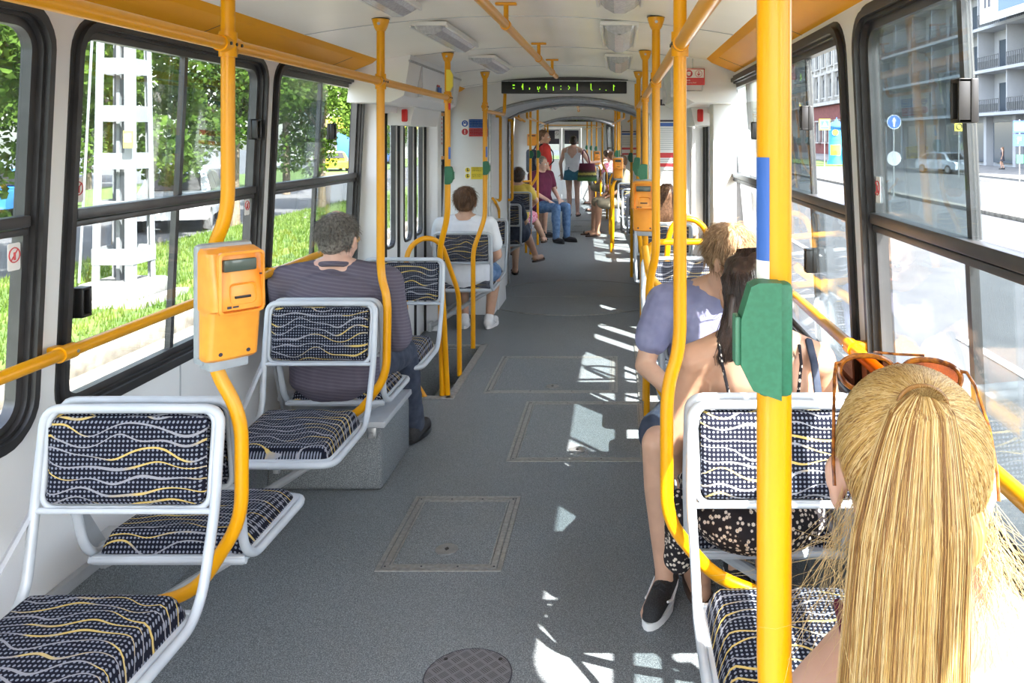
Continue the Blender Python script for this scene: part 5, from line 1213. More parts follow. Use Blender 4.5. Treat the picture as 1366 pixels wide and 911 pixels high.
def person(label, loc, rz, pose, J=None, skin='skin', vox=.009, top=None, bottom=None, shoes=None, hair=None, face=False, hands=True, sec=1, width=1.0, group=None, legs=True):
    """top=(material, sleeve 0/1/2, neckline), bottom=(material, 'trousers'|'shorts'|'skirt'|'none', length)"""
    j = dict(pose); j.update(J or {}); t = thing('person', label, 'person', loc, rz, group)
    k = width; pv, wa, ch, nk = V(j['pelvis']), V(j['waist']), V(j['chest']), V(j['neck'])
    sh = {s: V((s*j['shw']*k+ch.x, j['shy'], j['shz'])) for s in (-1, 1)}; el = {-1: V(j['elL']), 1: V(j['elR'])}; wr = {-1: V(j['wrL']), 1: V(j['wrR'])}
    hp = {s: V((s*j['hipw']+pv.x, j['hipy'], j['hipz'])) for s in (-1, 1)}; kn = {-1: V(j['kneeL']), 1: V(j['kneeR'])}; an = {-1: V(j['ankL']), 1: V(j['ankR'])}
    H = head_matrix(j['head'], j['yaw'], j['pitch'], j['roll'], j['hs'])
    def torso(g, low=True, up=1.0):
        r = []
        if low: r += [(pv+V((0, 0, -.11)), .10*k+g, .09+g), (pv+V((0, 0, -.05)), .155*k+g, .115+g), (pv+V((0, 0, .04)), .152*k+g, .112+g)]
        r += [(wa, .130*k+g, .098+g), (wa.lerp(ch, .5), .142*k+g, .106+g), (ch, .158*k+g, .112+g), (ch.lerp(V((ch.x, j['shy'], j['shz'])), .6), .155*k+g, .102+g)]
        r += [(V((nk.x, j['shy'], j['shz']+.018)), .125*k+g, .075+g), (V((nk.x*.5+ch.x*.5, j['shy'], j['shz']+.045)), .075+g, .058+g)]
        return loft(r)
    def arm(s, g, upto=2.0):
        a = [cap(sh[s], .050+g, sh[s].lerp(el[s], .45), .046+g)] if upto < 1 else [cap(sh[s], .050+g, el[s], .038+g)]
        if upto < 1: a[0] = cap(sh[s], .052+g, sh[s].lerp(el[s], upto), .046+g)
        if upto > 1: a.append(cap(el[s], .038+g, wr[s], .026+g))
        return a
    def leg(s, g, upto=2.0):
        if upto <= 1: return [cap(hp[s], .085+g, hp[s].lerp(kn[s], upto), .068+g*1.6)]
        return [cap(hp[s], .085+g, kn[s], .053+g), cap(kn[s], .052+g, kn[s].lerp(an[s], .35)+V((0, -.012, 0)), .054+g), cap(kn[s].lerp(an[s], .35)+V((0, -.012, 0)), .054+g, an[s] if upto >= 2 else kn[s].lerp(an[s], upto-1), .034+g)]
    P = head_prims(H, nk+V((0, 0, -.02))) + [torso(0)] + [cap(nk+V((0, 0, .0)), .058, sh[s]+V((0, 0, -.005)), .052) for s in (-1, 1)]
    for s in (-1, 1):
        P += arm(s, 0)
        if hands:
            d = (wr[s]-el[s]).normalized(); n = V(j.get('palm', (0, 0, -1))); P += hand_prims(wr[s], d, n if abs(n.dot(d)) < .95 else V((-s, 0, 0)), -s if n.z < 0 else s)
        if legs:
            P += leg(s, 0)
            toe = V(j['toeL'] if s < 0 else j['toeR']) if (j['toeL'] if s < 0 else j['toeR']) else an[s]+V((s*.02, .15, -.055))
            P += [cap(an[s]+V((0, -.02, -.04)), .034, toe-V((0, .03, 0)), .030), cap(an[s], .036, an[s]+V((0, 0, -.045)), .034)]
    body = blob('body', P, vox, M[skin], t, 3)
    if top:
        mt, sl, opt = top[0], top[1], (top[2] if len(top) > 2 else {})
        g = opt.get('g', .014); PP = [torso(g, low=opt.get('low', True))]
        if opt.get('shoulder', True): PP += [cap(nk.lerp(sh[s], .35)+V((0, 0, -.012)), .052+g*.6, sh[s], .050+g) for s in (-1, 1)]
        for s in (-1, 1):
            if sl: PP += arm(s, g, {1: .62, 2: 2.0, 3: 1.0}[sl])
        if opt.get('collar'): PP.append(ell(nk+V((0, -.012, -.035)), (.085, .075, .040)))
        nm = opt.get('name', 'shirt'); so = blob(nm, PP, vox, M[mt] if isinstance(mt, str) else mt, t, 4, disp=opt.get('disp', (.005, 9, (1, 1, .6))))
        if opt.get('collar'):
            m = MB(); c = nk+V((0, -.008, .006)); m.tube([c+V((.066*math.cos(a), .064*math.sin(a), .014*math.sin(a)*-1)) for a in [PI*2*q/24 for q in range(24)]], .012, 8, closed=True); obj('collar', m, M[mt] if isinstance(mt, str) else mt, so)
    if bottom:
        mt, kind, ln = bottom
        mt = M[mt] if isinstance(mt, str) else mt
        if kind == 'skirt':
            if pose is STAND: PP = [loft([(pv+V((0, 0, -ln)), .20*k, .165), (pv+V((0, 0, -ln*.5)), .185*k, .15), (pv, .172*k, .132), (pv+V((0, 0, .10)), .148*k, .115)])]
            else: PP = [ell(pv+V((0, .0, -.02)), (.175*k, .14, .11))] + [cap(hp[s], .105, hp[s].lerp(kn[s], ln), .085) for s in (-1, 1)] + [cap(hp[1].lerp(hp[-1], .5), .10, kn[1].lerp(kn[-1], .5)*ln+hp[1].lerp(hp[-1], .5)*(1-ln), .075)]
        else:
            PP = [ell(pv+V((0, -.0, -.02)), (.165*k, .13, .115))] if pose is not STAND else [loft([(pv+V((0, 0, -.10)), .165*k, .122), (pv, .165*k, .125), (pv+V((0, 0, .08)), .145*k, .112)])]
            up = 2.0 if kind == 'trousers' else ln
            for s in (-1, 1): PP += leg(s, .014, up)
            if kind == 'trousers':
                for s in (-1, 1): PP.append(cap(kn[s].lerp(an[s], .4), .062, an[s]+V((0, 0, .0)), .055))
        blob('skirt' if kind == 'skirt' else kind, PP, vox, mt, t, 3, disp=(.006, 8, (1, 1, 1)))
    if shoes and legs:
        sm, st = shoes
        for s in (-1, 1):
            a = an[s]; tt = (j['toeL'] if s < 0 else j['toeR']); toe = V(tt) if tt else a+V((s*.02, .15, -.055)); zf = a.z-.088
            hl = a+V((0, -.035, 0)); d = (toe-a); d.z = 0; d.normalize(); sd_ = V((-d.y, d.x, 0)); base = V((a.x, a.y, zf))
            if st == 'sandal':
                m = MB(); prof = []
                for q in range(16):
                    an_ = 2*PI*q/16; L_ = math.cos(an_); prof.append(base+d*(.075+.135*L_)+sd_*(.040*math.sin(an_))+V((0, 0, .0)))
                m.prism(prof, (0, 0, .022)); so = obj('sandal', m, M[sm], t)
                m = MB(); m.tube([base+d*.15+sd_*.04+V((0, 0, .02)), base+d*.15+V((0, 0, .062)), base+d*.15-sd_*.04+V((0, 0, .02))], .010, 6); m.tube([base-d*.02+sd_*.036+V((0, 0, .03)), base+d*.02+V((0, 0, .098)), base-d*.02-sd_*.036+V((0, 0, .03))], .008, 6); obj('strap', m, M[sm], so)
            else:
                PP = [cap(base+V((0, 0, .048))-d*.035, .040, base+d*.15+V((0, 0, .036)), .034), cap(base+V((0, 0, .036))-d*.03, .040, base+d*.165+V((0, 0, .028)), .030), cap(base+V((0, 0, .07))-d*.02, .042, base+V((0, 0, .085))-d*.012, .042)]
                so = blob('shoe', PP, .006, M[sm], t, 2)
                m = MB(); prof = []
                for q in range(20):
                    an_ = 2*PI*q/20; L_ = math.cos(an_); wd = .046 if L_ > -.2 else .040; prof.append(base+d*(.065+.137*L_)+sd_*(wd*math.sin(an_))+V((0, 0, .0)))
                m.prism(prof, (0, 0, .024)); obj('sole', m, M['paper'] if st == 'trainer' else M['black'], so)
                if st == 'trainer':
                    m = MB()
                    for q in range(4): c = base+d*(.06+.022*q)+V((0, 0, .082-.007*q)); m.tube([c+sd_*.022+V((0, 0, -.008)), c+V((0, 0, .004)), c-sd_*.022+V((0, 0, -.008))], .0035, 6)
                    obj('laces', m, M[sm], so)
                    for w_ in (-1, 1): m = MB(); m.tube([base+d*.10+sd_*w_*.038+V((0, 0, .048)), base+d*.06+sd_*w_*.042+V((0, 0, .034)), base+d*.0+sd_*w_*.043+V((0, 0, .052)), base-d*.02+sd_*w_*.042+V((0, 0, .064))], [.004, .006, .003, .001], 6); obj('side_mark', m, M['paper'], so)
    if face: face_parts(H, t)
    if hair: hair(t, H, j)
    if sec != 1: place(t, sec)
    return t, H, j
def strands_mesh(name, lines_, r, mat, parent, n=3):
    """thin tubes along many polylines, one mesh"""
    vs = []; fs = []
    for ln in lines_:
        N = len(ln); b = len(vs); up = V((random.random()-.5, random.random()-.5, random.random()-.5))
        for i, p in enumerate(ln):
            t = (ln[min(i+1, N-1)]-ln[max(i-1, 0)]); t = t.normalized() if t.length > 1e-8 else V((0, 0, 1)); a = t.cross(up); a = a.normalized() if a.length > 1e-6 else t.orthogonal().normalized(); c = t.cross(a); rr = r*(1-.75*(i/(N-1))**2)
            for k in range(n): an_ = 2*PI*k/n; vs.append(p+(a*math.cos(an_)+c*math.sin(an_))*rr)
        for i in range(N-1):
            for k in range(n): k2 = (k+1) % n; fs.append((b+i*n+k, b+i*n+k2, b+(i+1)*n+k2, b+(i+1)*n+k))
    me = bpy.data.meshes.new(name); me.from_pydata([tuple(v) for v in vs], [], fs); me.update()
    for p in me.polygons: p.use_smooth = True
    me.materials.append(mat); o = bpy.data.objects.new(name, me); COL.objects.link(o); o.parent = parent; return o
def short_hair(mat, vol=1.0, n=900, bald=False, length=.03, low=-.03, vox=.006, lift=.25, seed=1):
    def f(t, H, j):
        R_ = H.to_3x3().normalized(); s = H.to_scale().x; P = lambda *p: H @ V(p); e = lambda c, r: ell(P(*c), tuple(x*s for x in r), R_)
        v = vol
        pr = [e((0, -.024, .044), (.080*v, .094*v, .086*v)), e((0, -.058, -.006), (.068*v, .050*v, .062*v)), e((.070, -.020, .012), (.014*v, .040, .036)), e((-.070, -.020, .012), (.014*v, .040, .036))]
        h = blob('hair', pr, vox, M[mat], t, 2, disp=(.0028 if bald else .0045, 38, (1, 1, .5)))
        r = random.Random(seed); L = []; C = V((0, -.022, .034)); rad = V((.082*v, .098*v, .092*v)); crown = V((0, -.06, .115))
        while len(L) < n:
            d = V((r.gauss(0, 1), r.gauss(0, 1), r.gauss(0, 1))).normalized()
            p = C+V((d.x*rad.x, d.y*rad.y, d.z*rad.z))
            if p.z < low-.02 or (p.y > .045 and p.z < .075) or (p.y > .0 and p.z < .005): continue
            if bald and (p-V((0, -.03, .12))).length < .045 and r.random() < .9: continue
            fl = p-crown; nn = V((d.x/rad.x, d.y/rad.y, d.z/rad.z)).normalized(); fl = (fl-nn*fl.dot(nn)); fl = fl.normalized() if fl.length > 1e-6 else V((0, -1, 0)); fl = (fl+V((r.gauss(0, .3), r.gauss(0, .3), r.gauss(0, .2)))).normalized()
            ln = []; q = p.copy(); l = length*r.uniform(.6, 1.3)
            for k in range(5):
                ln.append(P(*q)); q = q+fl*l/4+nn*(lift*l/4*(1-.5*k/4)); fl = (fl+V((0, 0, -.12))-nn*.10).normalized()
            L.append(ln)
        strands_mesh('strands', L, .0008*s, M[mat], h)
        if bald: blob('bald_patch', [e((0, -.034, .066), (.046, .048, .0655))], .005, M['skin_pink'], t, 2)
    return f
def long_hair(mat, to=-.35, width=.085, n=700, seed=2, back=-.10, vox=.008):
    def f(t, H, j):
        R_ = H.to_3x3().normalized(); s = H.to_scale().x; P = lambda *p: H @ V(p); e = lambda c, r: ell(P(*c), tuple(x*s for x in r), R_)
        hc = V(j['head']); tip = V((hc.x, hc.y+back, hc.z+to))
        pr = [e((0, -.022, .042), (.082, .096, .088)), e((0, -.062, -.02), (.074, .05, .07)), loft([(tip, width*.6, .022), (hc+V((0, back*.9, to*.75)), width*.95, .034), (hc+V((0, back*.85, to*.45)), width*1.05, .040), (hc+V((0, -.075, -.06)), .080, .045), (hc+V((0, -.055, .02)), .074, .05)])]
        h = blob('hair', pr, vox, M[mat], t, 2, disp=(.007, 30, (1.4, 1.4, .12)))
        r = random.Random(seed); L = []
        for q in range(n):
            a = r.uniform(-PI*.98, -.02) ; rr = 1.0
            x0 = math.cos(a); y0 = math.sin(a)
            p0 = P(x0*.03, -.03+y0*.03, .13); p1 = P(x0*.084, -.02+y0*.098, .05); p2 = P(x0*.084, -.02+y0*.098, -.03)
            u = x0*r.uniform(.7, 1.1); dz = r.uniform(.75, 1.05)
            p3 = hc+V((u*width*1.05, -.045+back*.6-.035*abs(y0), to*.5)); p4 = hc+V((u*width, back-.02*abs(y0)-.008, to*dz))
            c = [p0, p1, p2, p3, p4]; ln = []
            for k in range(len(c)-1):
                for w_ in (0, .5): ln.append(c[k].lerp(c[k+1], w_)+V((r.gauss(0, .0025), r.gauss(0, .0025), 0)))
            ln.append(p4); L.append(ln)
        strands_mesh('strands', L, .0010*s, M[mat], h)
    return f
# ---- clothes materials
def stripes(name, c1, c2, k=170, wd=.35):
    m = pmat(name, c1, .85, spec=.2); nt = m.node_tree; (x, y, z), tc = objxyz(nt); f = noise_f(nt, 6, 3)
    a = ((z+x*.15)*k).sin().gt(1-wd*2); setcol(m, mixc(nt, a*.6, c1, c2)); bump(m, f, .4, .01); return m
M['shirt_check'] = stripes('fine_striped_purple_grey_cotton', (.105,.092,.125), (.150,.135,.165), 420)
M['white_cotton'] = nmat('white_cotton', (.66,.68,.74), (.76,.78,.82), 5, .85); M['lavender'] = nmat('lavender_jersey', (.165,.17,.285), (.245,.25,.385), 9, .85, bmp=.2)
M['denim'] = nmat('blue_denim', (.06,.13,.26), (.13,.22,.38), 20, .9); M['dark_denim'] = nmat('dark_denim', (.02,.03,.055), (.045,.055,.085), 25, .9)
M['maroon'] = nmat('maroon_cotton', (.09,.008,.035), (.13,.012,.05), 8, .85); M['redshirt'] = nmat('red_cotton', (.50,.03,.025), (.60,.045,.035), 8, .85)
M['khaki'] = nmat('khaki_cotton', (.22,.19,.13), (.30,.26,.18), 8, .85); M['teal'] = nmat('teal_skirt_cloth', (.02,.10,.16), (.03,.14,.21), 12, .85)
M['yellow_cloth'] = nmat('yellow_cotton', (.55,.38,.05), (.65,.46,.08), 8, .85); M['beige'] = nmat('beige_cotton', (.45,.36,.26), (.52,.43,.33), 8, .85)
M['pink_floral'] = nmat('pink_floral_cloth', (.55,.04,.12), (.75,.45,.52), 45, .85, lo=.46, hi=.54)
M['sandal'] = nmat('dark_leather', (.05,.03,.025), (.09,.055,.04), 20, .6); M['shoe_black'] = nmat('black_mesh_fabric', (.012,.012,.014), (.035,.035,.038), 300, .8, bmp=.3, detail=1)
M['shoe_white'] = nmat('white_mesh_fabric', (.68,.69,.72), (.78,.79,.81), 200, .8)
def daisy_material():
    m = pmat('black_daisy_print', (.02,.017,.02), .85, spec=.15); nt = m.node_tree
    v = nt.nodes.new('ShaderNodeTexVoronoi'); v.inputs['Scale'].default_value = 72; v.inputs['Randomness'].default_value = .75
    tc = nt.nodes.new('ShaderNodeTexCoord'); nt.links.new(tc.outputs['Object'], v.inputs['Vector']); d = S(nt, v.outputs['Distance'])
    vm = nt.nodes.new('ShaderNodeVectorMath'); vm.operation = 'SUBTRACT'; sc = nt.nodes.new('ShaderNodeVectorMath'); sc.operation = 'SCALE'; sc.inputs['Scale'].default_value = 1.0
    nt.links.new(tc.outputs['Object'], vm.inputs[0]); nt.links.new(v.outputs['Position'], vm.inputs[1]); sp = nt.nodes.new('ShaderNodeSeparateXYZ'); nt.links.new(vm.outputs[0], sp.inputs[0])
    a = S(nt, sp.outputs[0])._m('ARCTAN2', S(nt, sp.outputs[2])); petal = (a*4.0).sin().abs()*.14+.26
    c = mixc(nt, d.lt(petal), (.020,.017,.02), (.66,.58,.50)); c2 = mixc(nt, d.lt(.11), c, (.45,.26,.06)); setcol(m, c2); return m
M['daisy'] = daisy_material()
# ---- 1 grey-haired man
man, H, j = person('person with thinning grey hair in a purple-grey shirt, seated with his back to the camera', (-.815, 3.665, 0), 0, SEATED,
    dict(head=(.0, .03, 1.125), neck=(0, .0, 1.015), shz=.945, shw=.19, chest=(0, 0, .84), waist=(0, 0, .68), elL=(-.27, .10, .74), elR=(.255, .05, .69), wrL=(-.20, .36, .66), wrR=(.16, .32, .60), kneeR=(.17, .50, .50), ankR=(.19, .63, .10), kneeL=(-.12, .48, .50), ankL=(-.10, .63, .10), yaw=-.25, pitch=.12),
    skin='skin_pink', vox=.007, top=('shirt_check', 3, dict(g=.026, collar=True, disp=(.007, 8, (1, 1, .5)))), bottom=('dark_denim', 'trousers', 1), shoes=('shoe_black', 'plain'), hair=short_hair('hair_grey', .99, 2600, bald=True, length=.028, lift=.45), width=1.18)
# ---- 2 woman in the white t-shirt
person('person with short brown hair in a white t-shirt and denim shorts, seated past the stepwell', (-.785, 6.62, 0), 0, SEATED,
    dict(head=(-.005, .02, 1.065), neck=(0, -.01, .945), shz=.885, chest=(0, 0, .77), waist=(0, 0, .62), pelvis=(0, .02, .50), hipz=.47, kneeL=(-.10, .40, .47), kneeR=(.19, .32, .47), ankL=(-.06, .28, .09), ankR=(.15, .28, .09), elL=(-.24, .03, .66), elR=(.25, .05, .64), wrL=(-.13, .25, .56), wrR=(.15, .22, .55)),
    skin='skin', vox=.008, top=('white_cotton', 1, dict(g=.020)), bottom=('denim', 'shorts', .75), shoes=('shoe_white', 'trainer'), hair=short_hair('hair_brown', 1.06, 1800, length=.05, lift=.2, seed=4), width=1.15)
# ---- 3 blonde girl (near)
M['hair_blonde'] = None
def blonde_material():
    m = pmat('blonde_hair', (.5,.35,.15), .36, spec=.5); nt = m.node_tree
    f = noise_f(nt, 150, 3, .6, stretch=(1, 1, .035)); g = noise_f(nt, 5, 2)
    c = ramp(nt, f, [(.30, (.14,.065,.02)), (.46, (.38,.21,.06)), (.56, (.54,.36,.13)), (.72, (.68,.52,.28))]); setcol(m, c); bump(m, f, .5, .002); return m
M['hair_blonde'] = blonde_material()
M['blonde_a'] = pmat('blonde_strands', (.52,.335,.11), .38); M['blonde_b'] = pmat('pale_blonde_strands', (.70,.53,.27), .38); M['blonde_c'] = pmat('dark_blonde_strands', (.24,.115,.03), .4)
def blonde_hair(t, H, j):
    P = lambda *p: H @ V(p); R_ = H.to_3x3().normalized(); s = H.to_scale().x; e = lambda c, r: ell(P(*c), tuple(x*s for x in r), R_)
    h = blob('hair', [e((0, -.020, .036), (.0815, .100, .092)), e((0, -.062, -.03), (.066, .045, .062)), e((.064, -.02, .038), (.017, .045, .032)), e((-.064, -.02, .038), (.017, .045, .032))], .004, M['hair_blonde'], t, 2)
    r = random.Random(8); base = V((0, -.098, .100)); C = V((0, -.018, .034)); rad = V((.0825, .1015, .0935)); L = [[], [], []]; tries = 0
    while sum(len(x) for x in L) < 6500:
        d = V((r.gauss(0, 1), r.gauss(0, 1), r.gauss(0, 1))).normalized(); p = C+V((d.x*rad.x, d.y*rad.y, d.z*rad.z))
        if p.z < -.075 or (p.y > .055 and p.z < .07) or (p.y > .01 and p.z < .0): continue
        if (p.z < -.03 and p.y > -.03) or (abs(p.x) > .052 and p.z < .022 and p.y > -.045): continue
        ln = []
        for k in range(9):
            w_ = k/8; q = p.lerp(base, w_); dd = q-C; m_ = math.sqrt((dd.x/rad.x)**2+(dd.y/rad.y)**2+(dd.z/rad.z)**2); q = C+dd/m_*(1.0+.012*math.sin(PI*w_)+r.gauss(0, .002)) if m_ > .01 else q; ln.append(P(*q))
        ln.append(P(*(base+V((r.gauss(0, .006), -.012, r.gauss(0, .006)))))); L[r.choice((0, 0, 0, 1, 1, 2))].append(ln)
    for k, nm in enumerate('abc'): strands_mesh('combed_strands', L[k], .00045*s, M['blonde_'+nm], h)
    m = MB(); m.tube([P(-.004+.024*math.cos(a), -.100-.004*math.sin(a), .096+.020*math.sin(a)) for a in [PI*k/16 for k in range(17)]], .0024*s, 8); obj('hair_tie', m, M['blonde_c'], h)
    # ponytail
    hc = V(j['head']); b0 = P(-.004, -.098, .112)
    inn = (P(0, -.03, .07)-P(0, -.10, .10))
    def axis(u): # falls behind the head
        if u < 0: return b0+inn*(-u*10)
        return b0 + V((-.062*u+.014*u*u, -.028*math.sin(min(u, 1)*PI*.55)-.030*u+.006*u*u, -.012*u-.42*u*u*.62-.17*u))
    def halfw(u):
        f = math.sqrt(min(1, max(u, 0)*11))*.95+.04; u = max(u, 0)
        return (.021+.029*min(1, u*2.2)**.8+.014*u)*f, (.017+.018*min(1, u*2.4))*f
    def ring(u): c = axis(u); a, b = halfw(u); return (c, a*.93, b*.85)
    pt = blob('ponytail', [ell(P(-.004, -.096, .098), (.022, .020, .014)), loft([ring(u) for u in (1.12, 1.0, .85, .7, .55, .4, .28, .18, .12, .08, .05, .03, .015, .005, 0)], 28, 2.2)], .005, M['hair_blonde'], t, 2, disp=(.005, 60, (1.0, 1.0, .06)))
    L = [[], [], []]
    for q in range(6500):
        a = r.uniform(0, 2*PI) if r.random() < .6 else r.uniform(PI, 2*PI); rr = 1.0+abs(r.gauss(0, .03)); a1 = a+r.gauss(0, .05); u1 = r.uniform(.85, 1.18); ln = []; ph = r.uniform(0, 6); wv = r.gauss(0, .17); cl = round(a*6)/6
        for k in range(17):
            u = u1*(k/16)**1.6; c = axis(u); hw_, hd = halfw(u); aa = a1*.72+cl*.28+wv*math.sin(u*3+ph)*.6; cl_k = 1+.06*math.sin(cl*37+u*2)
            ln.append(c+V((hw_*math.cos(aa)*rr*cl_k, hd*math.sin(aa)*rr*cl_k-.001, 0)))
        L[r.choice((0, 0, 1, 1, 2)) if math.sin(cl*23) > -.4 else r.choice((0, 2, 2))].append(ln)
    for k, nm in enumerate('abc'): strands_mesh('ponytail_strands', L[k], .00052*s, M['blonde_'+nm], pt)
    # loose wisps at the nape and round the shoulders
    L = []
    for q in range(420):
        sx = r.choice((-1, 1, 1)); p = P(sx*r.uniform(.045, .080), r.uniform(-.07, -.02), r.uniform(-.07, .0)); ln = [p]; d = V((sx*r.uniform(.0, .5), -r.uniform(0, .4), -1)).normalized(); Lh = r.uniform(.06, .22)
        for k in range(8): d = (d+V((r.gauss(0, .25), r.gauss(0, .25), r.gauss(-.05, .2)))).normalized(); p = p+d*Lh/8; ln.append(p)
        L.append(ln)
    strands_mesh('wisps', L, .00028*s, M['blonde_b'], h)
girl, HG, jg = person('person with a long blonde ponytail and maroon top, seated closest to the camera', (.805, .93, 0), 0, SEATED,
    dict(head=(-.046, .0, 1.195), neck=(-.022, -.015, 1.07), shz=.970, shy=-.02, shw=.135, chest=(0, 0, .88), roll=.03, pitch=.16, yaw=-.16, hs=1.0, elL=(-.20, .12, .78), elR=(.21, .08, .78)),
    skin='skin_pink', vox=.006, top=('maroon', 0, dict(g=.006, name='top', shoulder=False, low=True)), bottom=('denim', 'shorts', .7), shoes=('shoe_white', 'trainer'), hair=blonde_hair, width=.92)
# shorten the blonde girl's top: it is cut low behind, held by thin straps
def cut_above(t, nm, fn):
    for o in t.children:
        if o.name.split('.')[0] == nm:
            b = bmesh.new(); b.from_mesh(o.data); dl = [v for v in b.verts if fn(v.co)]; bmesh.ops.delete(b, geom=dl, context='VERTS'); b.to_mesh(o.data); b.free(); return o
tp = cut_above(girl, 'top', lambda c: c.z > .90-.25*abs(c.x))
for sx in (-1, 1):
    m = MB(); m.tube([V((sx*.085, -.128, .85)), V((sx*.110, -.118, .93)), V((sx*.125, -.092, 1.0)), V((sx*.128, -.05, 1.04)), V((sx*.12, .02, 1.045)), V((sx*.09, .08, .99)), V((sx*.08, .11, .88))], .006, 8, flat=((0, 0, 1), .8)); obj('strap', m, M['maroon'], tp)
# sunglasses pushed up on the head: a thing resting on her
M['tortoise'] = nmat('tortoiseshell', (.10,.025,.01), (.48,.16,.02), 90, .2, coat=.6); M['brown_lens'] = glass('brown_lens', (.40,.14,.075), .8)
HW = girl.matrix_basis @ HG
t = thing('sunglasses', 'brown-lensed tortoiseshell sunglasses pushed up on the blonde hair', 'sunglasses')
t.matrix_basis = HW @ Matrix.Translation((0, .060, .108)) @ Matrix.Rotation(.12, 4, 'X')
for sx in (-1, 1):
    pts = [V((sx*(.038+.033*math.cos(a)*(1-.10*math.sin(a))), .010-.012*math.cos(a)-.010, .022*math.sin(a)+.003*math.cos(2*a))) for a in [2*PI*k/32 for k in range(32)]]
    pts = [V((p.x, -.012*(abs(p.x)/.07)**2+.012, p.z)) for p in pts]
    m = MB(); m.tube(pts, .0034, 8, closed=True); fr = obj('rim', m, M['tortoise'], t)
    m = MB(); m.face(pts); m.b.faces.ensure_lookup_table(); obj('lens', m, M['brown_lens'], fr)
    m = MB(); m.tube([V((sx*.069, .0, .010)), V((sx*.076, -.006, .010)), V((sx*.080, -.03, .0)), V((sx*.084, -.075, -.035)), V((sx*.086, -.10, -.075)), V((sx*.085, -.112, -.10))], .0020, 8); obj('temple', m, M['tortoise'], t)
m = MB(); m.tube([V((-.009, .012, .006)), V((0, .014, .010)), V((.009, .012, .006))], .0026, 8); m.tube([V((-.03, .008, .024)), V((0, .014, .022)), V((.03, .008, .024))], .0016, 8); obj('bridge', m, M['tortoise'], t)
# ---- 4 woman with long dark hair
wom, HB, jb = person('person with long dark hair in a black daisy-print sundress, seated behind the big yellow pole', (.825, 2.345, 0), 0, SEATED,
    dict(head=(-.012, .05, 1.125), neck=(0, .0, 1.02), shz=.955, shy=-.01, shw=.17, chest=(0, 0, .83), waist=(0, 0, .68), pitch=.25, yaw=.2, elL=(-.235, .04, .70), elR=(.235, .10, .70), wrL=(-.20, .22, .56), wrR=(.1, .33, .62), kneeL=(-.13, .44, .52), kneeR=(.12, .44, .52), hipw=.09),
    skin='skin_tan', vox=.006, top=('daisy', 0, dict(g=.010, name='dress', shoulder=False)), bottom=('daisy', 'skirt', .95), shoes=('sandal', 'sandal'), hair=long_hair('hair_dark', -.30, .105, 3000, back=-.085, vox=.006), width=1.02)
dr = cut_above(wom, 'dress', lambda c: c.z > .80-.35*min(0, c.y) and c.y < .02 or c.z > .93)
blob('skirt', [ell((0, -.02, .53), (.200, .155, .10)), cap((-.205, .02, .50), .035, (-.22, .06, .36), .045), cap((-.21, .10, .50), .04, (-.215, .14, .33), .040)], .007, M['daisy'], wom, 3, disp=(.008, 12, (1, 1, .4)))
for sx in (-1, 1):
    m = MB(); m.tube([V((sx*.075, -.125, .82)), V((sx*.095, -.120, .90)), V((sx*.108, -.095, .965)), V((sx*.112, -.055, 1.005)), V((sx*.11, .0, 1.01)), V((sx*.10, .07, .96)), V((sx*.09, .11, .88))], .0045, 8); obj('strap', m, M['daisy'], dr)
t = thing('bag_strap', 'narrow black bag strap over the shoulder of the long-haired woman', 'strap'); t.matrix_basis = wom.matrix_basis.copy()
m = MB(); m.tube([V((.15, -.125, .62)), V((.15, -.135, .78)), V((.148, -.125, .88)), V((.145, -.09, .965)), V((.142, -.04, 1.012)), V((.14, .03, 1.0)), V((.13, .10, .90)), V((.11, .13, .75))], .011, 8, flat=((0, 1, 0), .45)); obj('band', m, M['dark_denim'], t)
# ---- 5 man in lavender
lav, HL, jl = person('person with sandy hair and glasses in a lavender t-shirt, leaning forward with head bowed', (.80, 3.30, 0), PI, SEATED,
    dict(head=(-.055, .27, 1.135), neck=(-.03, .17, 1.025), chest=(-.01, .10, .83), waist=(0, .04, .68), shz=.955, shy=.13, shw=.18, yaw=.85, pitch=.42, roll=.1, kneeR=(.235, .50, .545), ankR=(.205, .47, .09), toeR=(.265, .64, .03), kneeL=(-.05, .44, .53), ankL=(-.05, .40, .09), elR=(.265, .17, .72), elL=(-.22, .22, .72), wrR=(.10, .40, .62), wrL=(-.05, .42, .62), palm=(0, 0, -1)),
    skin='skin', vox=.007, top=('lavender', 1, dict(g=.018, disp=(.008, 9, (1, 1, 1)))), bottom=('dark_denim', 'shorts', .8), shoes=('shoe_black', 'trainer'), hair=short_hair('hair_sandy', 1.02, 2600, length=.045, lift=.35, seed=6), face=True, width=1.1)
t = thing('eyeglasses', 'thin dark-rimmed glasses worn by the man in lavender', 'glasses'); t.matrix_basis = lav.matrix_basis @ HL
m = MB()
for sx in (-1, 1): m.tube([V((sx*.032+.024*math.cos(a), .098-.004*abs(math.cos(a)), .002+.019*math.sin(a))) for a in [2*PI*k/24 for k in range(24)]], .0014, 6, closed=True)
m.tube([V((-.008, .099, .006)), V((.008, .099, .006))], .0014, 6); obj('rims', m, M['black'], t)
for sx in (-1, 1): m = MB(); m.tube([V((sx*.055, .096, .008)), V((sx*.082, .07, .006)), V((sx*.086, -.004, .004)), V((sx*.084, -.016, -.02))], .0013, 6); obj('temple', m, M['black'], t)
# ---- 6 long-haired passenger beyond the right stepwell
person('person with wavy chestnut hair seen from behind beyond the yellow arch', (.835, 6.72, 0), 0, SEATED, dict(head=(0, .02, 1.085), neck=(0, 0, .97), shz=.905), skin='skin', vox=.010, top=('beige', 1), bottom=('denim', 'trousers', 1), shoes=('shoe_black', 'plain'), hair=long_hair('hair_chestnut', -.26, .085, 900, back=-.09))
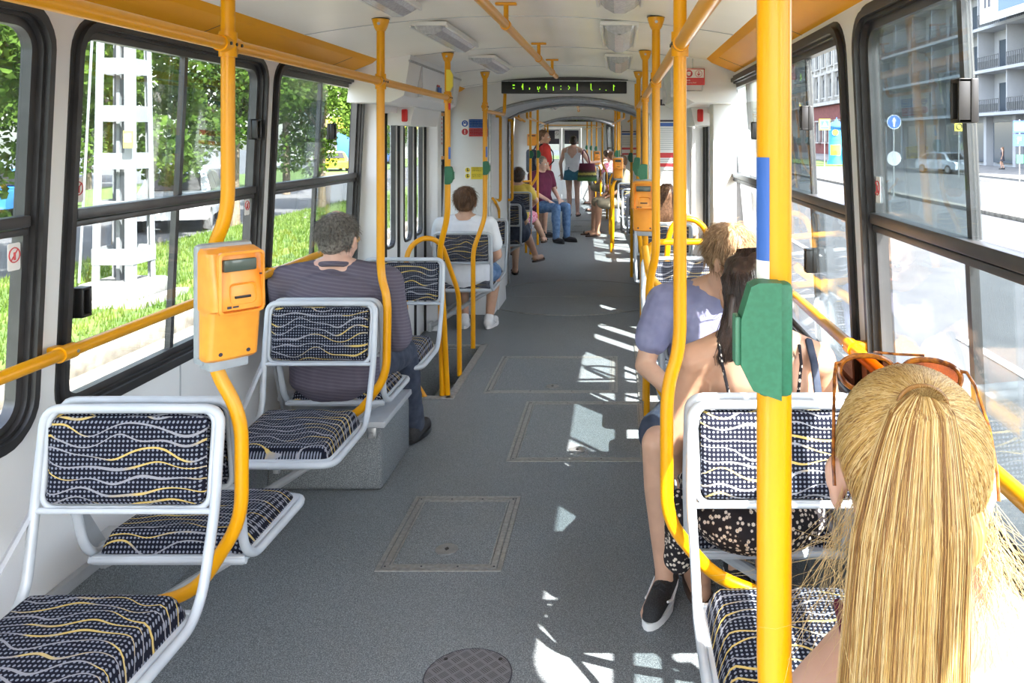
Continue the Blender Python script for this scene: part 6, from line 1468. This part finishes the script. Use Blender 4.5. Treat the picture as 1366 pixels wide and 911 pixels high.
# ---- 7 man in red, standing
P7 = at(725, 300, 13.3)
red, HR, jr = person('person in a red t-shirt standing in the aisle, face turned back toward the camera', (P7.x, 13.3, 0), -1.2, STAND, dict(head=(0, .01, 1.60), neck=(0, -.005, 1.48), shz=1.43, yaw=-.55, elR=(.24, -.02, 1.15), wrR=(.22, .10, .90)), skin='skin', vox=.010, top=('redshirt', 1, dict(g=.018)), bottom=('denim', 'shorts', 1.0), shoes=('shoe_black', 'plain'), hair=short_hair('hair_brown', 1.0, 300, length=.015, lift=.5, vox=.009), face=True, width=1.1)
t = thing('backpack', 'small black backpack worn by the man in red', 'backpack'); t.matrix_basis = red.matrix_basis.copy()
m = MB(); m.box((0, -.20, 1.22), (.28, .13, .38), bev=.05, seg=3); obj('bag', m, M['dark_denim'], t)
for sx in (-1, 1): m = MB(); m.tube([V((sx*.09, -.15, 1.38)), V((sx*.105, -.08, 1.485)), V((sx*.11, .03, 1.49)), V((sx*.12, .125, 1.36)), V((sx*.13, .13, 1.22)), V((sx*.16, .0, 1.1))], .018, 8, flat=((0, 1, 0), .5)); obj('shoulder_strap', m, M['black'], t)
# ---- 8 standing woman
P8 = at(764, 288, 16.87)
wm, HW8, jw = person('person in a white strappy top and short blue skirt standing and holding a pole', (P8.x, 16.85, 0), -.05, STAND, dict(head=(.02, .02, 1.515), neck=(.01, 0, 1.40), shz=1.345, chest=(0, 0, 1.21), waist=(0, 0, 1.05), pelvis=(0, 0, .91), elR=(.34, .12, 1.08), wrR=(.62, .22, 1.12), wrL=(-.24, .10, .86), elL=(-.25, 0, 1.08), kneeL=(-.075, .02, .49), kneeR=(.095, .0, .49), ankL=(-.06, 0, .085), ankR=(.10, -.02, .085)), skin='skin_pink', vox=.010, top=('white_cotton', 0, dict(g=.014, name='top', shoulder=False)), bottom=('teal', 'skirt', .17), shoes=('sandal', 'sandal'), hair=short_hair('hair_dark', 1.0, 400, length=.03, vox=.009), width=1.0)
tp = cut_above(wm, 'top', lambda c: c.z > 1.18+1.3*abs(c.x) and c.y < .0 or c.z > 1.36 or (abs(c.x) > .12 and c.z > 1.30))
for sx in (-1, 1): m = MB(); m.tube([V((sx*.105, -.125, 1.28)), V((sx*.10, -.10, 1.37)), V((sx*.09, -.02, 1.40)), V((sx*.09, .08, 1.33)), V((sx*.09, .12, 1.24))], .007, 6); obj('strap', m, M['white_cotton'], tp)
M['bag_pat'] = pmat('banded_bag_cloth', (.05,.2,.07), .8); nt_ = M['bag_pat'].node_tree; (bx, by, bz), _ = objxyz(nt_); fq = noise_f(nt_, 30, 3); setcol(M['bag_pat'], ramp(nt_, (bz+fq*.05)*2.2+.12, [(0.0, (.02,.07,.02)), (.30, (.06,.16,.04)), (.42, (.02,.02,.02)), (.50, (.50,.42,.10)), (.58, (.04,.03,.02)), (.70, (.10,.012,.03)), (1.0, (.12,.015,.04))]))
t = thing('shoulder_bag', 'large shoulder bag banded in green, yellow and maroon on the arm of the standing woman', 'bag', (P8.x+.30, 16.72, .72))
m = MB(); m.grid(lambda u, v: (math.cos(2*PI*u)*(.205-.05*v), math.sin(2*PI*u)*(.075-.035*v)+.0, .36*v), 28, 8, True); m.face([(.205*math.cos(2*PI*k/28), .075*math.sin(2*PI*k/28), 0) for k in range(28)]); obj('bag', m, M['bag_pat'], t, angle=60)
for dy in (-.03, .03): m = MB(); m.tube(bez([(-.08, dy, .34), (-.10, dy, .52), (-.07, dy+.03, .66), (.02, dy+.03, .52), (.06, dy, .34)], .06), .012, 8); obj('handle', m, M['maroon'], t)
# ---- 9..14 seated people further on
per = 'person '
s9 = S2.inverted() @ at(722, 300, 12.9)
person(per+'in a maroon t-shirt and blue jeans seated sideways beside the man in red', (s9.x, s9.y, 0), -2.35, SEATED, dict(pitch=.1, yaw=.3), skin='skin_pink', vox=.010, top=('maroon', 1, dict(g=.02)), bottom=('denim', 'trousers', 1), shoes=('shoe_black', 'plain'), hair=short_hair('hair_grey', 1.0, 300, vox=.009), face=True, sec=2, width=1.12)
s10 = S2.inverted() @ at(691, 300, 10.75)
person(per+'with dark hair in a yellow top and pink flowered skirt, back turned', (s10.x, s10.y, 0), 0, SEATED, dict(head=(0, .02, 1.08), neck=(0, 0, .98), shz=.93, shw=.14, chest=(0, 0, .82), ankR=(.30, .50, .25), kneeR=(.16, .42, .53)), skin='skin', vox=.010, top=('yellow_cloth', 1), bottom=('pink_floral', 'skirt', .9), shoes=('sandal', 'sandal'), hair=short_hair('hair_dark', 1.08, 400, length=.05, vox=.009), sec=2, width=.9)
s11 = S2.inverted() @ at(680, 300, 9.15)
person(per+'in dark blue with crossed bare legs and sandals, mostly hidden by the gangway housing', (s11.x+.02, s11.y+.25, 0), 0, SEATED, dict(head=(-.25, .02, .93), neck=(-.15, 0, .87), shz=.80, chest=(-.08, 0, .72), waist=(0, 0, .62), pelvis=(0, .02, .50), hipz=.48, kneeR=(.10, .36, .50), ankR=(.22, .42, .20), toeR=(.29, .55, .16), kneeL=(.0, .36, .52), ankL=(.0, .22, .085), elR=(.12, .1, .62), elL=(-.3, .1, .62), wrR=(.05, .28, .55)), skin='skin', vox=.010, top=('dark_denim', 1), bottom=('dark_denim', 'shorts', .7), shoes=('sandal', 'sandal'), hair=short_hair('hair_dark', 1.0, 200, vox=.009), sec=2, width=.85)
s13 = at(823, 290, 13.6)
person(per+'in khaki shorts with bare legs seated sideways beyond the far validator', (s13.x+.08, 13.6, 0), 1.9, SEATED, dict(kneeL=(-.12, .44, .53), kneeR=(.12, .44, .53), pitch=.2), skin='skin_tan', vox=.010, top=('khaki', 1, dict(g=.02)), bottom=('khaki', 'shorts', .9), shoes=('sandal', 'sandal'), hair=short_hair('hair_brown', 1.0, 300, vox=.009), width=1.1)
for (px, Y, mt, hr, lb) in ((812, 17.6, 'pink_floral', 'hair_chestnut', 'in a pale pink flowered top seated behind the hand of the standing woman'), (806, 19.6, 'beige', 'hair_dark', 'in beige seated by the last windows on the street side')):
    q = at(px, 300, Y); person(per+lb, (q.x+.06, Y, 0), .8, SEATED, dict(elR=(.25, .2, .9), wrR=(.2, .42, 1.0)), skin='skin_pink', vox=.014, top=(mt, 1), bottom=('khaki', 'shorts', .9), shoes=('sandal', 'sandal'), hair=short_hair(hr, 1.05, 150, vox=.012), width=1.0)
# striped bag on the seat beside the hidden passenger
t = thing('striped_bag', 'small blue and white striped bag lying on the gangway housing by the patterned seats', 'bag', (-.80, 9.55, .62)); m = MB(); m.sphere((0, 0, .10), (.13, .09, .11), 18); b_ = obj('bag', m, stripes('blue_white_stripe', (.03,.05,.15), (.5,.52,.6), 120, .4), t)
# ---- pedestrian outside
q = at(1337, 228, 62)
person('distant pedestrian with red hair in a short black dress walking past the shop windows', (q.x, 62, G+.12), 1.2, STAND, dict(kneeL=(-.06, .12, .50), ankL=(-.05, .05, .10), ankR=(.08, -.12, .1)), skin='skin', vox=.02, top=('dark_print', 0, dict(g=.02, name='dress', shoulder=False)), bottom=('dark_print', 'skirt', .3), shoes=('shoe_black', 'plain'), hair=long_hair('hair_chestnut', -.25, .08, 60, vox=.016), hands=True)
bpy.data.scenes.remove(SCR)
